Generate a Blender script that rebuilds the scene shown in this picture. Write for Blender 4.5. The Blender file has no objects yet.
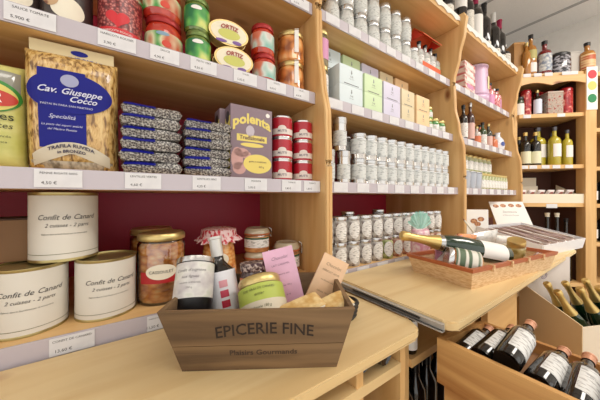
import bpy, bmesh, math, random
from mathutils import Vector, Matrix, Euler
random.seed(7)
PI = math.pi
H = 1.2                      # eye height
C = bpy.context.scene.collection
S = bpy.context.scene

# ---------------------------------------------------------------- camera
FOC = 244.0
cam = bpy.data.cameras.new('camera'); cam.sensor_width = 36
cam.lens = FOC / 600 * 36; cam.shift_y = -3 / 600; cam.clip_start = 0.01
co = bpy.data.objects.new('camera', cam); C.objects.link(co)
co.location = (0, 0, H); co.rotation_euler = (PI / 2, 0, -math.atan2(0.559, 0.829))
S.camera = co
# ---------------------------------------------------------------- world and light
w = bpy.data.worlds.new('world'); S.world = w; w.use_nodes = True
bg = w.node_tree.nodes['Background']
bg.inputs[0].default_value = (1.0, 0.975, 0.93, 1); bg.inputs[1].default_value = 1.5
def area(name, loc, sx, sy, watts, col=(1, 0.93, 0.84), rot=(0, 0, 0)):
    l = bpy.data.lights.new(name, 'AREA'); l.shape = 'RECTANGLE'; l.size = sx; l.size_y = sy
    l.energy = watts; l.color = col
    o = bpy.data.objects.new(name, l); C.objects.link(o); o.location = loc; o.rotation_euler = rot
area('ceiling_light_near', (0.5, -0.9, 2.66), 1.2, 0.6, 12)
area('ceiling_light_left', (-1.3, -0.9, 2.66), 1.2, 0.6, 5)
area('ceiling_light_right', (2.1, -0.75, 2.66), 1.2, 0.6, 34)
S.view_settings.view_transform = 'Standard'; S.view_settings.look = 'None'
S.view_settings.exposure = -0.1; S.view_settings.gamma = 1
S.view_settings.use_curve_mapping = False

# ---------------------------------------------------------------- helpers
def lin(c):
    return c / 12.92 if c <= 0.04045 else ((c + 0.055) / 1.055) ** 2.4
def rgb(r, g, b): return (lin(r / 255), lin(g / 255), lin(b / 255), 1)
def Xat(px, Y):
    u = px - 300
    return Y * (136.4 + .829 * u) / (202.3 - .559 * u)
_m = {}
def mat(name, col, rough=0.5, metal=0.0, coat=0.0, alpha=1.0, spec=0.5, bump=0, bscale=60):
    if name in _m: return _m[name]
    m = bpy.data.materials.new(name); m.use_nodes = True; n = m.node_tree.nodes; L = m.node_tree.links
    p = n['Principled BSDF']; p.inputs['Base Color'].default_value = col
    p.inputs['Roughness'].default_value = rough; p.inputs['Metallic'].default_value = metal
    p.inputs['Coat Weight'].default_value = coat; p.inputs['Alpha'].default_value = alpha
    p.inputs['Specular IOR Level'].default_value = spec
    if bump:
        t = n.new('ShaderNodeTexCoord'); z = n.new('ShaderNodeTexNoise'); z.inputs['Scale'].default_value = bscale
        b = n.new('ShaderNodeBump'); b.inputs['Strength'].default_value = bump; b.inputs['Distance'].default_value = 0.004
        L.new(t.outputs['Object'], z.inputs['Vector']); L.new(z.outputs[0], b.inputs['Height']); L.new(b.outputs[0], p.inputs['Normal'])
    _m[name] = m
    return m
def noisy(name, cols, scale=(40, 40, 40), rough=0.5, kind='noise', metal=0, coat=0, bump=0, detail=3, dist=0):
    """colours blended by a procedural pattern: cols = [(pos, rgb), ...]"""
    if name in _m: return _m[name]
    m = mat(name, cols[0][1], rough, metal, coat); n = m.node_tree.nodes; L = m.node_tree.links
    t = n.new('ShaderNodeTexCoord'); mp = n.new('ShaderNodeMapping'); mp.inputs['Scale'].default_value = scale
    if kind == 'noise':
        z = n.new('ShaderNodeTexNoise'); z.inputs['Scale'].default_value = 1; z.inputs['Detail'].default_value = detail
        z.inputs['Distortion'].default_value = dist; out = z.outputs[0]
    else:
        z = n.new('ShaderNodeTexVoronoi'); z.inputs['Scale'].default_value = 1
        out = z.outputs['Distance']
    r = n.new('ShaderNodeValToRGB'); e = r.color_ramp.elements
    e[0].position, e[0].color = cols[0]; e[1].position, e[1].color = cols[1]
    for pz, c in cols[2:]:
        k = e.new(pz); k.color = c
    L.new(t.outputs['Object'], mp.inputs[0]); L.new(mp.outputs[0], z.inputs['Vector']); L.new(out, r.inputs[0])
    L.new(r.outputs[0], n['Principled BSDF'].inputs['Base Color'])
    if bump:
        b = n.new('ShaderNodeBump'); b.inputs['Strength'].default_value = bump; b.inputs['Distance'].default_value = 0.003
        L.new(out, b.inputs['Height']); L.new(b.outputs[0], n['Principled BSDF'].inputs['Normal'])
    return m
def wood(name, axis, light, dark, knot, rough=0.42, fine=1.0, knots=True):
    if name in _m: return _m[name]
    m = mat(name, light, rough); n = m.node_tree.nodes; L = m.node_tree.links
    t = n.new('ShaderNodeTexCoord'); mp = n.new('ShaderNodeMapping')
    sc = [22 * fine, 22 * fine, 22 * fine]; sc['XYZ'.index(axis)] = 1.6 * fine; mp.inputs['Scale'].default_value = sc
    z = n.new('ShaderNodeTexNoise'); z.inputs['Scale'].default_value = 1; z.inputs['Detail'].default_value = 5; z.inputs['Distortion'].default_value = 0.6
    r = n.new('ShaderNodeValToRGB'); e = r.color_ramp.elements
    e[0].position, e[0].color = 0.35, dark; e[1].position, e[1].color = 0.62, light
    L.new(t.outputs['Object'], mp.inputs[0]); L.new(mp.outputs[0], z.inputs['Vector']); L.new(z.outputs[0], r.inputs[0])
    out = r.outputs[0]
    if knots:
        mp2 = n.new('ShaderNodeMapping'); s2 = [7.0, 7.0, 7.0]; s2['XYZ'.index(axis)] = 3.2; mp2.inputs['Scale'].default_value = s2
        v = n.new('ShaderNodeTexVoronoi'); v.inputs['Scale'].default_value = 1
        r2 = n.new('ShaderNodeValToRGB'); r2.color_ramp.elements[0].position = 0.05; r2.color_ramp.elements[0].color = (1, 1, 1, 1)
        r2.color_ramp.elements[1].position = 0.15; r2.color_ramp.elements[1].color = (0, 0, 0, 1)
        mx = n.new('ShaderNodeMix'); mx.data_type = 'RGBA'
        L.new(t.outputs['Object'], mp2.inputs[0]); L.new(mp2.outputs[0], v.inputs['Vector']); L.new(v.outputs['Distance'], r2.inputs[0])
        L.new(r2.outputs[0], mx.inputs[0]); L.new(out, mx.inputs[6]); mx.inputs[7].default_value = knot
        out = mx.outputs[2]
    L.new(out, n['Principled BSDF'].inputs['Base Color'])
    b = n.new('ShaderNodeBump'); b.inputs['Strength'].default_value = 0.12; b.inputs['Distance'].default_value = 0.002
    L.new(z.outputs[0], b.inputs['Height']); L.new(b.outputs[0], n['Principled BSDF'].inputs['Normal'])
    return m
def glass(name, tint, gloss=0.10, rough=0.05):
    """thin clear glass or film: mostly see-through with a reflective coat"""
    if name in _m: return _m[name]
    m = bpy.data.materials.new(name); m.use_nodes = True; n = m.node_tree.nodes; L = m.node_tree.links
    n.remove(n['Principled BSDF'])
    tr = n.new('ShaderNodeBsdfTransparent'); tr.inputs[0].default_value = tint
    gl = n.new('ShaderNodeBsdfGlossy'); gl.inputs['Roughness'].default_value = rough
    f = n.new('ShaderNodeFresnel'); f.inputs[0].default_value = 1.5
    ad = n.new('ShaderNodeMath'); ad.operation = 'ADD'; ad.inputs[1].default_value = gloss; ad.use_clamp = True
    mx = n.new('ShaderNodeMixShader')
    L.new(f.outputs[0], ad.inputs[0]); L.new(ad.outputs[0], mx.inputs[0]); L.new(tr.outputs[0], mx.inputs[1]); L.new(gl.outputs[0], mx.inputs[2])
    L.new(mx.outputs[0], n['Material Output'].inputs[0])
    _m[name] = m
    return m

def box(bm, x0, x1, y0, y1, z0, z1, bev=0.0):
    vs = [bm.verts.new((x, y, z)) for x in (x0, x1) for y in (y0, y1) for z in (z0, z1)]
    fs = []
    for q in ((0, 1, 3, 2), (4, 6, 7, 5), (0, 4, 5, 1), (2, 3, 7, 6), (0, 2, 6, 4), (1, 5, 7, 3)):
        fs.append(bm.faces.new([vs[i] for i in q]))
    if bev:
        ed = list({e for f in fs for e in f.edges})
        bmesh.ops.bevel(bm, geom=ed, offset=bev, segments=2, affect='EDGES', profile=0.7)
    return vs
def BX(*a, **k):
    bm = bmesh.new(); box(bm, *a, **k); return bm
def lathe(prof, seg=28, bm=None, cx=0, cy=0, z=0):
    bm = bm or bmesh.new(); rings = []
    for r, h in prof:
        if r < 1e-6: rings.append([bm.verts.new((cx, cy, z + h))])
        else: rings.append([bm.verts.new((cx + r * math.cos(2 * PI * i / seg), cy + r * math.sin(2 * PI * i / seg), z + h)) for i in range(seg)])
    for a, b in zip(rings, rings[1:]):
        for i in range(seg):
            j = (i + 1) % seg
            if len(a) == 1 and len(b) == 1: continue
            if len(a) == 1: bm.faces.new((a[0], b[j], b[i]))
            elif len(b) == 1: bm.faces.new((a[i], a[j], b[0]))
            else: bm.faces.new((a[i], a[j], b[j], b[i]))
    return bm
def band(r, z0, z1, a0=-PI, a1=PI, seg=32, bm=None):
    """cylinder strip facing -Y, angle 0 in front"""
    bm = bm or bmesh.new(); prev = None
    for i in range(seg + 1):
        a = a0 + (a1 - a0) * i / seg
        p = [bm.verts.new((r * math.sin(a), -r * math.cos(a), zz)) for zz in (z0, z1)]
        if prev: bm.faces.new((prev[0], p[0], p[1], prev[1]))
        prev = p
    return bm
def tube(pts, r, seg=8, bm=None, closed=False):
    bm = bm or bmesh.new(); pts = [Vector(p) for p in pts]; n = len(pts); rings = []
    for i, p in enumerate(pts):
        if closed: d = pts[(i + 1) % n] - pts[i - 1]
        else: d = pts[min(i + 1, n - 1)] - pts[max(i - 1, 0)]
        d.normalize(); s = d.cross(Vector((0, 0, 1)))
        if s.length < .01: s = d.cross(Vector((0, 1, 0)))
        s.normalize(); t = d.cross(s)
        rr = r[i] if isinstance(r, (list, tuple)) else r
        rings.append([bm.verts.new(p + rr * (math.cos(2 * PI * k / seg) * s + math.sin(2 * PI * k / seg) * t)) for k in range(seg)])
    prs = list(zip(rings, rings[1:])) + ([(rings[-1], rings[0])] if closed else [])
    for a, b in prs:
        for k in range(seg): bm.faces.new((a[k], a[(k + 1) % seg], b[(k + 1) % seg], b[k]))
    if not closed:
        bm.faces.new(rings[0]); bm.faces.new(rings[-1][::-1])
    return bm
def poly(bm, pts, depth_vec):
    """extruded polygon"""
    a = [bm.verts.new(p) for p in pts]; b = [bm.verts.new(Vector(p) + Vector(depth_vec)) for p in pts]
    bm.faces.new(a); bm.faces.new(b[::-1])
    for i in range(len(a)):
        j = (i + 1) % len(a); bm.faces.new((a[j], a[i], b[i], b[j]))
    return bm
def rings(pts, y, t=.0004, bm=None, nr=5):
    """flat printed patch made of nested rings so it can be wrapped round a jar"""
    bm = bm or bmesh.new(); n = len(pts); cx = sum(p[0] for p in pts) / n; cz = sum(p[1] for p in pts) / n
    c = bm.verts.new((cx, y, cz)); prev = None
    for k in range(1, nr + 1):
        q = k / nr; ring = [bm.verts.new((cx + (x - cx) * q, y, cz + (z - cz) * q)) for x, z in pts]
        for i in range(n):
            j = (i + 1) % n
            if prev: bm.faces.new((prev[i], prev[j], ring[j], ring[i]))
            else: bm.faces.new((c, ring[j], ring[i]))
        prev = ring
    sk = [bm.verts.new((x, y + t, z)) for x, z in pts]
    for i in range(n): j = (i + 1) % n; bm.faces.new((prev[i], prev[j], sk[j], sk[i]))
    return bm
def ellipse(cx, cz, rx, rz, y, t=0.0004, seg=32, bm=None):
    return rings([(cx + rx * math.cos(2 * PI * i / seg), cz + rz * math.sin(2 * PI * i / seg)) for i in range(seg)], y, t, bm)
_txt = {}
def text2d(s, size, shear=0, bold=0.0, align='CENTER'):
    """lettering in the xz plane, facing -Y"""
    cu = bpy.data.curves.new('t', 'FONT'); cu.body = s; cu.size = size; cu.shear = shear
    cu.align_x = align; cu.align_y = 'CENTER'; cu.resolution_u = 2; cu.offset = bold
    ob = bpy.data.objects.new('t', cu); me = bpy.data.meshes.new_from_object(ob)
    bm = bmesh.new(); bm.from_mesh(me)
    bpy.data.objects.remove(ob); bpy.data.curves.remove(cu); bpy.data.meshes.remove(me)
    for v in bm.verts: v.co = Vector((v.co.x, 0, v.co.y))
    return bm
def texts(rows):
    """rows: (string, size, x, z, shear, bold, arch)"""
    out = bmesh.new()
    for r in rows:
        s, size, x, z = r[:4]; sh = r[4] if len(r) > 4 else 0; bo = r[5] if len(r) > 5 else 0; ar = r[6] if len(r) > 6 else 0
        b = text2d(s, size, sh, bo)
        for v in b.verts:
            v.co.z += z - ar * v.co.x ** 2; v.co.x += x
        me = bpy.data.meshes.new('t'); b.to_mesh(me); b.free(); out.from_mesh(me); bpy.data.meshes.remove(me)
    return out
def wrap(bm, R):
    for v in bm.verts:
        a = v.co.x / R; v.co = Vector((R * math.sin(a), -R * math.cos(a), v.co.z))
    return bm
def xf(bm, loc=(0, 0, 0), rot=(0, 0, 0), sc=(1, 1, 1)):
    M = Matrix.LocRotScale(Vector(loc), Euler(rot), Vector(sc)); bmesh.ops.transform(bm, matrix=M, verts=bm.verts); return bm
def merge(*bms):
    out = bmesh.new()
    for b in bms:
        me = bpy.data.meshes.new('t'); b.to_mesh(me); b.free(); out.from_mesh(me); bpy.data.meshes.remove(me)
    return out
def mesh(name, bm, m, smooth=True, ang=40):
    bmesh.ops.remove_doubles(bm, verts=bm.verts, dist=1e-6)
    bmesh.ops.recalc_face_normals(bm, faces=bm.faces)
    if smooth:
        for f in bm.faces: f.smooth = True
        for e in bm.edges:
            if len(e.link_faces) == 2 and e.calc_face_angle(0) > math.radians(ang): e.smooth = False
    me = bpy.data.meshes.new(name); bm.to_mesh(me); bm.free(); me.materials.append(m)
    return me
def link(name, me, parent=None, loc=None, rot=None):
    o = bpy.data.objects.new(name, me); C.objects.link(o)
    if parent: o.parent = parent
    if loc: o.location = loc
    if rot: o.rotation_euler = rot
    return o
def part(name, bm, m, parent=None, smooth=True, label=None, world=False):
    if world and parent is not None:
        bmesh.ops.translate(bm, vec=-parent.location, verts=bm.verts)
    o = link(name, mesh(name, bm, m, smooth), parent)
    if label: o['label'] = label
    return o
def thing(name, label, cat, loc=(0, 0, 0), rot=(0, 0, 0), group=None):
    o = bpy.data.objects.new(name, None); C.objects.link(o); o.empty_display_size = 0.05
    o.location = (loc[0], loc[1], loc[2] + H); o.rotation_euler = rot
    o['label'] = label; o['category'] = cat
    if group: o['group'] = group
    return o
def struct(name, bm, m):
    o = link(name, mesh(name, bm, m, False)); o['kind'] = 'structure'; return o
def copy_tree(o, parent=None):
    c = o.copy(); C.objects.link(c)
    if parent: c.parent = parent
    for ch in list(o.children): copy_tree(ch, c)
    return c
ORD = ['first', 'second', 'third', 'fourth', 'fifth', 'sixth', 'seventh', 'eighth', 'ninth', 'tenth', 'eleventh', 'twelfth', 'thirteenth', 'fourteenth']
def row(proto_fn, name, cat, group, places, rot=0):
    """build one thing with its parts, then copy it: places = [(x, y, z, label), ...]"""
    first = None
    for (x, y, z, lb) in places:
        if first is None:
            first = thing(name, lb, cat, (x, y, z), (0, 0, rot), group); proto_fn(first)
        else:
            c = copy_tree(first); c.location = (x, y, z + H); c['label'] = lb
    return first

# ---------------------------------------------------------------- materials
PL, PD, PK = rgb(228, 203, 154), rgb(212, 181, 128), rgb(150, 96, 52)
OL, OD, OK_ = rgb(224, 184, 126), rgb(206, 160, 100), rgb(130, 76, 40)
counterw = wood('pale_pine_top', 'X', PL, rgb(216, 186, 134), rgb(170, 116, 78))
pineX = wood('pine_along', 'X', OL, OD, OK_); pineY = wood('pine_across', 'Y', OL, OD, OK_); pineZ = wood('pine_upright', 'Z', OL, OD, OK_)
drawerw = wood('drawer_pine', 'Y', rgb(214, 166, 104), rgb(168, 114, 62), rgb(124, 74, 40), fine=.8)
boxply = mat('plywood_beige', rgb(214, 190, 150), 0.6)
redp = mat('wine_red_paint', rgb(180, 38, 66), 0.45)
railm = mat('price_rail_plastic', rgb(190, 182, 190), 0.25, coat=.3)
tagm = noisy('price_tag_paper', [(0.3, rgb(224, 223, 225)), (0.7, rgb(214, 213, 216))], rough=.6)
ink = mat('black_ink', rgb(40, 36, 38), .6)
greyink = mat('grey_ink', rgb(120, 116, 118), .6)
white = mat('white_paper', rgb(238, 234, 228), .6)
steel = mat('brushed_steel', rgb(190, 188, 186), .25, 1.0)
tinm = mat('silver_tin', rgb(214, 212, 210), .22, 1.0)
goldm = mat('gold_foil', rgb(214, 184, 116), .32, .8)
goldlid = mat('gold_lid', rgb(206, 184, 124), .32, .8)
blackm = mat('black_plastic', rgb(24, 22, 24), .35)
darkglass = mat('dark_bottle_glass', rgb(22, 18, 16), .06, coat=.6)
greenglass = mat('green_bottle_glass', rgb(22, 46, 26), .06, coat=.6)
clearglass = glass('clear_glass', (.93, .95, .94, 1))
film = glass('clear_film', (.95, .95, .95, 1), .16, .15)
cream = mat('cream_label', rgb(234, 226, 206), .6)
def paper(name, base, inkc, sc=260):
    return noisy(name, [(0.36, inkc), (0.47, base)], (sc * .35, sc * .35, sc * 1.3), .6, detail=1)
creamtxt = paper('cream_printed_label', rgb(232, 226, 210), rgb(176, 168, 152))
whitetxt = paper('white_printed_label', rgb(236, 234, 230), rgb(178, 176, 172))

# ---------------------------------------------------------------- the room
struct('floor', BX(-3, 4.5, -3, 1.4, -0.05, 0), noisy('floor_tile', [(.3, rgb(196, 184, 166)), (.7, rgb(210, 198, 180))], (6, 6, 6), .4))
cb = bmesh.new()
for k in range(-4, 6):
    x = 2.84 + .6 * (k - 1); 
    if x < 3.1: box(cb, x - .014, x + .014, -3, 1.4, 2.694, 2.702)
for y in (-2.5, -1.3, -.1, 1.1): box(cb, -3, 3.13, y - .014, y + .014, 2.694, 2.702)
struct('trim_1', cb, mat('ceiling_grid', rgb(176, 176, 178), .6))
struct('ceiling', BX(-3, 4.5, -3, 1.4, 2.7, 2.75), noisy('ceiling_tile', [(.3, rgb(240, 240, 240)), (.7, rgb(246, 246, 246))], (90, 90, 90), .9))
wallm = noisy('painted_wall', [(.3, rgb(222, 218, 212)), (.7, rgb(228, 225, 219))], (20, 20, 20), .8)
struct('wall_back', BX(-3, 3.2, 1.12, 1.2, 0, 2.7), wallm)
struct('wall_right', BX(3.15, 3.25, -3, 1.12, 0, 2.7), wallm)

# ---------------------------------------------------------------- shelving
SH = [(-.25, .60), (.046, .60), (.33, .625), (.625, .64), (.925, .59)]   # shelf top, front edge
BACK = 1.04
def yfront(z, cut=-.275):
    if z < cut: return .613
    P = [(-1.2, .585), (.1, .585), (.25, .59), (.36, .612), (.48, .632), (.62, .636), (.74, .61), (.86, .585), (.95, .575)]
    for (a, ya), (b, yb) in zip(P, P[1:]):
        if a <= z <= b:
            t = (z - a) / (b - a); t = t * t * (3 - 2 * t); return ya + (yb - ya) * t
    return .58
def side_panel(x0, x1):
    cut = -.275 if x0 < 1 else -.249
    bm = bmesh.new(); zs = [-1.2, cut - .0002] + [cut + .0002 + (.95 - cut) * i / 60 for i in range(61)]
    pts = [(x0, yfront(z, cut) - .012, z + H) for z in zs] + [(x0, BACK + .012, .95 + H), (x0, BACK + .012, 0)]
    poly(bm, pts, (x1 - x0, 0, 0))
    # rounded double moulding on the front edge
    for xx in (x0 + .007, x1 - .007): tube([(xx, yfront(z, cut) - .014, z + H) for z in zs[3:-1]], .0068, 8, bm)
    return bm
PX = [-.50, .478, 1.40, 2.31]      # left faces of the upright panels
PT = .026
names = ['left', 'middle', 'right']
tagrows = {}
def shelf_bm(x0, x1, zt, yf, bottom=False):
    return BX(x0, x1, yf, BACK - .004, zt - .032 + H, zt + H, bev=.003)
def scallop(x0, x1, y, ztop, amp=.012, per=.085, base=.034):
    bm = bmesh.new(); n = int((x1 - x0) / per * 10)
    pts = [(x0 + (x1 - x0) * i / n, y, ztop - base + amp * abs(math.sin(PI * (i / n) * (x1 - x0) / per)) + H) for i in range(n + 1)]
    poly(bm, pts + [(x1, y, ztop + H), (x0, y, ztop + H)], (0, -.003, 0)); return bm
for b in range(3):
    x0 = PX[b] + PT; x1 = PX[b + 1]
    u = thing('shelving_unit', ['pine shelving bay at the left holding pasta, tins and duck confit',
                                'middle pine shelving bay holding tea boxes and silver tins',
                                'narrow looking pine shelving bay next to the corner unit, wine along its top'][b],
              'shelves', (x0, .6, -1.2))
    part('side_panel', side_panel(PX[b + 1], PX[b + 1] + PT), pineZ, u, world=True)
    if b == 0: part('side_panel', side_panel(PX[0], PX[0] + PT), pineZ, u, world=True)
    part('back_panel', BX(x0, x1, BACK, BACK + .012, 0, .95 + H), redp if b < 2 else pineZ, u, world=True, label='wine red painted back panel' if b < 2 else None)
    for i, (zt, yf) in enumerate(SH):
        part('shelf', shelf_bm(x0 + .0005, x1 - .0005, zt, yf), pineX, u, world=True)
        if i == 4:
            part('edging', scallop(x0, x1, yf - .001, zt + .012), white, u, world=True, label='white scalloped shelf edging'); continue
        r = part('price_rail', BX(x0 + .001, x1 - .001, yf - .004, yf - .0005, zt - .032 + H, zt + .004 + H), railm, u, world=True)
        # paper price tags on the rail
        if b == 0:
            PXT = {0: [(50, 95, 'CONFIT DE CANARD', '13,60 €'), (147, 165, 'HARICOTS 500G', '11,50 €')],
                   1: [(35, 83, 'PENNE RIGATE 500G', '4,50 €'), (125, 161, 'LENTILLES VERTES', '4,60 €'), (192, 220, 'LENTILLES 500G', '4,20 €'), (244, 266, 'POLENTA', '3,90 €'), (281, 300, 'TOMATE', '1,80 €'), (303, 320, 'TOMATE', '1,80 €')],
                   2: [(5, 57, 'SAUCE TOMATE', '5,900 €'), (98, 136, 'HARICOTS ROUGES', '3,90 €'), (150, 179, 'SAUCE', '4,90 €'), (190, 216, 'PESTO VERT', '4,50 €'), (233, 256, 'THON', '5,20 €'), (266, 285, 'OLIVES', '4,90 €'), (293, 308, 'FRUITS', '6,90 €')],
                   3: [(262, 282, 'TERRINE', '5,90 €'), (290, 308, 'RILLETTES', '6,10 €')]}[i]
            TG = [(Xat(a, yf), Xat(c, yf), t1, t2) for a, c, t1, t2 in PXT]
        else:
            TG = []; x = x0 + .03
            while x < x1 - .08:
                TG.append((x, x + .062, None, None)); x += .108 if b == 1 else .12
        for (a, c, t1, t2) in TG:
            if c > x1 - .002: c = x1 - .002
            tg = link('price_tag', mesh('price_tag', BX(0, c - a, 0, .0012, 0, .031), tagm, False), u, (a - u.location.x, yf - .0058 - u.location.y, zt - .029 + H - u.location.z))
            if t1:
                wdt = c - a
                tb = texts([(t1, min(.0062, wdt / len(t1) * 1.45), wdt / 2, .0245), (t2, .0075, wdt * .3, .0075)])
                t = link('lettering', mesh('lettering', tb, ink, False), tg, (0, -.0003, 0))
# ---------------------------------------------------------------- counters
ct = thing('counter', 'pale pine counter top at the left with the wooden gift crate on it', 'counter', (0, .45, -1.2))
cbm = bmesh.new()
cx0, cx1, cy0, cy1, cz0, cz1 = -1.0, .511, .284, .590, -.2965, -.2765
pts = [(cx0, cy0), (cx1 - .03, cy0)] + [(cx1 - .03 + .03 * math.sin(a), cy0 + .03 - .03 * math.cos(a)) for a in [PI / 12 * k for k in range(1, 6)]] + [(cx1, cy0 + .03), (cx1, cy1), (cx0, cy1)]
poly(cbm, [(x, y, cz0 + H) for x, y in pts], (0, 0, cz1 - cz0))
bmesh.ops.bevel(cbm, geom=[e for e in cbm.edges if abs(e.verts[0].co.z - e.verts[1].co.z) < 1e-6], offset=.004, segments=2, affect='EDGES')
part('counter_top', cbm, counterw, ct, world=True)
for x in (-.99, -.45, .03, .335, .468): part('divider', BX(x, x + .018, .312, .58, -1.2 + H, -.297 + H), pineZ, ct, world=True)
part('shelf', BX(-.972, .4675, .31, .58, -.372 + H, -.352 + H), counterw, ct, world=True)
part('lower_shelf', BX(-.972, .4675, .32, .58, -.80 + H, -.78 + H), pineX, ct, world=True)
part('back_board', BX(-.99, .486, .581, .590, 0, -.2975 + H), pineX, ct, world=True)
c2 = thing('pull_out_counter', 'pale pine counter top further right with the wicker basket on it', 'counter', (1.15, .45, -1.2))
cbm = bmesh.new(); ax0, ax1, ay0, ay1 = .528, 1.77, .232, .590
pts = [(ax0 + .022, ay0)] + [(ax1, ay0), (ax1, ay1), (ax0, ay1), (ax0, ay0 + .022)] + [(ax0 + .022 - .022 * math.cos(a), ay0 + .022 - .022 * math.sin(a)) for a in [PI / 12 * k for k in range(1, 6)]]
poly(cbm, [(x, y, -.275 + H) for x, y in pts], (0, 0, .020))
bmesh.ops.bevel(cbm, geom=[e for e in cbm.edges if abs(e.verts[0].co.z - e.verts[1].co.z) < 1e-6], offset=.004, segments=2, affect='EDGES')
part('counter_top', cbm, counterw, c2, world=True)
part('divider', BX(.53, .548, .342, .58, 0, -.2755 + H), pineZ, c2, world=True)
part('divider', BX(1.15, 1.17, .30, .58, 0, -.2755 + H), pineZ, c2, world=True)
part('divider', BX(1.72, 1.74, .30, .58, 0, -.2755 + H), pineZ, c2, world=True)
part('front_board', BX(.90, 1.15, .30, .318, 0, -.2755 + H), pineX, c2, world=True)
part('shelf', BX(.5485, 1.1495, .335, .58, -.410 + H, -.390 + H), pineX, c2, world=True)
part('shelf', BX(1.1705, 1.7195, .38, .58, -.47 + H, -.45 + H), pineX, c2, world=True)
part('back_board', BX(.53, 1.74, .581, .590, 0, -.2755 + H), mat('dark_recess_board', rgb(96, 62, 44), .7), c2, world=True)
rl = bmesh.new(); box(rl, .5165, .5275, .250, .57, -.277 + H, -.2755 + H); box(rl, .5165, .5275, .250, .57, -.2615 + H, -.260 + H); box(rl, .525, .5275, .250, .57, -.2755 + H, -.2615 + H)
sl = part('slide_rail', rl, mat('zinc_rail', rgb(186, 184, 180), .35, .35), c2, world=True, label='steel drawer slide')
bb = part('ball_bearing_strip', xf(BX(.519, .5235, .30, .50, -.2695 + H, -.2675 + H), -c2.location), mat('dark_grey_metal', rgb(70, 68, 68), .4, .5), sl)
# ---------------------------------------------------------------- generic goods
def p_can(t, r, h, labelm, rim=tinm, seg=32, z0=.06, z1=.94, name='label', body=tinm):
    part('body', lathe([(0, .002), (r * .93, .002), (r * .95, 0), (r, 0), (r, .004), (r * .975, .006), (r * .975, h - .006), (r, h - .004), (r, h), (r * .95, h), (r * .94, h - .003), (0, h - .003)], seg), body, t)
    part(name, band(r * .975 + .0008, h * z0, h * z1, seg=seg), labelm, t)
def p_jar(t, r, h, fill, labelm=None, lid=goldlid, lh=.016, seg=28, lz=(.15, .7), la=1.1, lab2=None):
    b = h - lh
    part('jar_body', lathe([(0, 0), (r * .9, 0), (r, .005), (r, b * .82), (r * .96, b * .9), (r * .86, b), (0, b)], seg), fill, t)
    part('lid', lathe([(0, b + .0003), (r * .93, b + .0003), (r * .95, b + .002), (r * .95, h - .002), (r * .92, h), (r * .8, h - .001), (0, h - .001)], seg), lid, t)
    if labelm: part('label', band(r + .0006, b * lz[0], b * lz[1], -la, la, 20), labelm, t)
def p_bottle(t, r, h, glassm, capm, labelm=None, seg=24, style='bordeaux', lz=(.12, .40), cap=.2, la=1.5, lab2=None):
    if style == 'bordeaux':
        pr = [(0, .008), (r * .6, .004), (r * .9, 0), (r, .006), (r, h * .6), (r * .93, h * .655), (r * .6, h * .71), (r * .40, h * .75), (r * .37, h * .8), (r * .37, h * .975), (r * .41, h * .978), (r * .41, h * .995), (0, h * .995)]
    elif style == 'champagne':
        pr = [(0, .008), (r * .6, .004), (r * .9, 0), (r, .006), (r, h * .48), (r * .92, h * .56), (r * .66, h * .66), (r * .42, h * .76), (r * .34, h * .84), (r * .34, h * .93), (r * .38, h * .95), (r * .38, h * .98), (0, h * .985)]
    else:
        pr = [(0, .004), (r * .9, 0), (r, .005), (r, h * .62), (r * .85, h * .70), (r * .35, h * .76), (r * .32, h * .93), (r * .36, h * .94), (r * .36, h * .975), (0, h * .98)]
    part('glass_body', lathe(pr, seg), glassm, t)
    c0 = h * (1 - cap); o = .0012
    if style == 'champagne':
        part('foil', lathe([(r * .66 + o, h * .66), (r * .42 + o, h * .76), (r * .34 + o, h * .84), (r * .34 + o, h * .92), (r * .40 + o, h * .94), (r * .42 + o, h * .985), (r * .34, h), (0, h + .001)], seg), capm, t)
    elif style == 'bordeaux':
        part('capsule', lathe([(r * .37 + o, max(c0, h * .80)), (r * .37 + o, h * .97), (r * .42 + o, h * .975), (r * .42 + o, h), (0, h + .001)], seg), capm, t)
    else:
        part('cap', lathe([(r * .38 + o, h * .9), (r * .40 + o, h), (0, h + .001)], seg), capm, t)
    if labelm: part('label', band(r + .0006, h * lz[0], h * lz[1], -la, la, 24), labelm, t)
FACE = -.45    # turn of labels towards the aisle

# ------------ bay 1, bottom shelf: duck confit
confl = noisy('confit_label_paper', [(.3, rgb(214, 209, 198)), (.7, rgb(222, 217, 206))], (8, 8, 8), .45)
linem = mat('olive_line', rgb(120, 116, 80), .5)
def p_confit(t):
    r, h = .0535, .122
    p_can(t, r, h, confl, rim=goldlid, seg=48, z0=.04, z1=.955, body=mat('gold_tin', rgb(178, 162, 110), .3, .8))
    R = r * .975 + .0012
    part('lettering', wrap(texts([('Confit de Canard', .0130, .004, .078, .35, .0), ('2 cuisses - 2 parts', .0092, .004, .064, .35), ('Elaboré dans le Sud-Ouest par la conserverie', .0038, .0, .049, .2)]), R + .0002), ink, t)
    part('line', band(R, .0135, .0145, seg=48), linem, t)
row(p_confit, 'confit_tin', 'tin', 'duck confit tins on the bottom shelf',
    [(-.052, .684, -.25, 'white labelled duck confit tin, lower right of the stack of three, beside the bean jar'),
     (-.168, .684, -.25, 'white labelled duck confit tin, lower left of the stack, cut by the photo edge'),
     (-.121, .712, -.1275, 'white labelled duck confit tin on top of the other two'),
     (-.29, .705, -.25, 'duck confit tin furthest left on the bottom shelf')], rot=.16)
t = thing('cardboard_box', 'plain brown cardboard box on the duck confit tins at far left', 'box', (-.262, .758, -.1275), (0, 0, 0))
part('carton', BX(-.085, .085, -.045, .05, 0, .082, bev=.002), mat('brown_cardboard', rgb(124, 90, 58), .7), t)
part('flap', BX(-.083, .083, -.040, .045, .0825, .0845), mat('brown_flap', rgb(80, 52, 36), .7), t)

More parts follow.
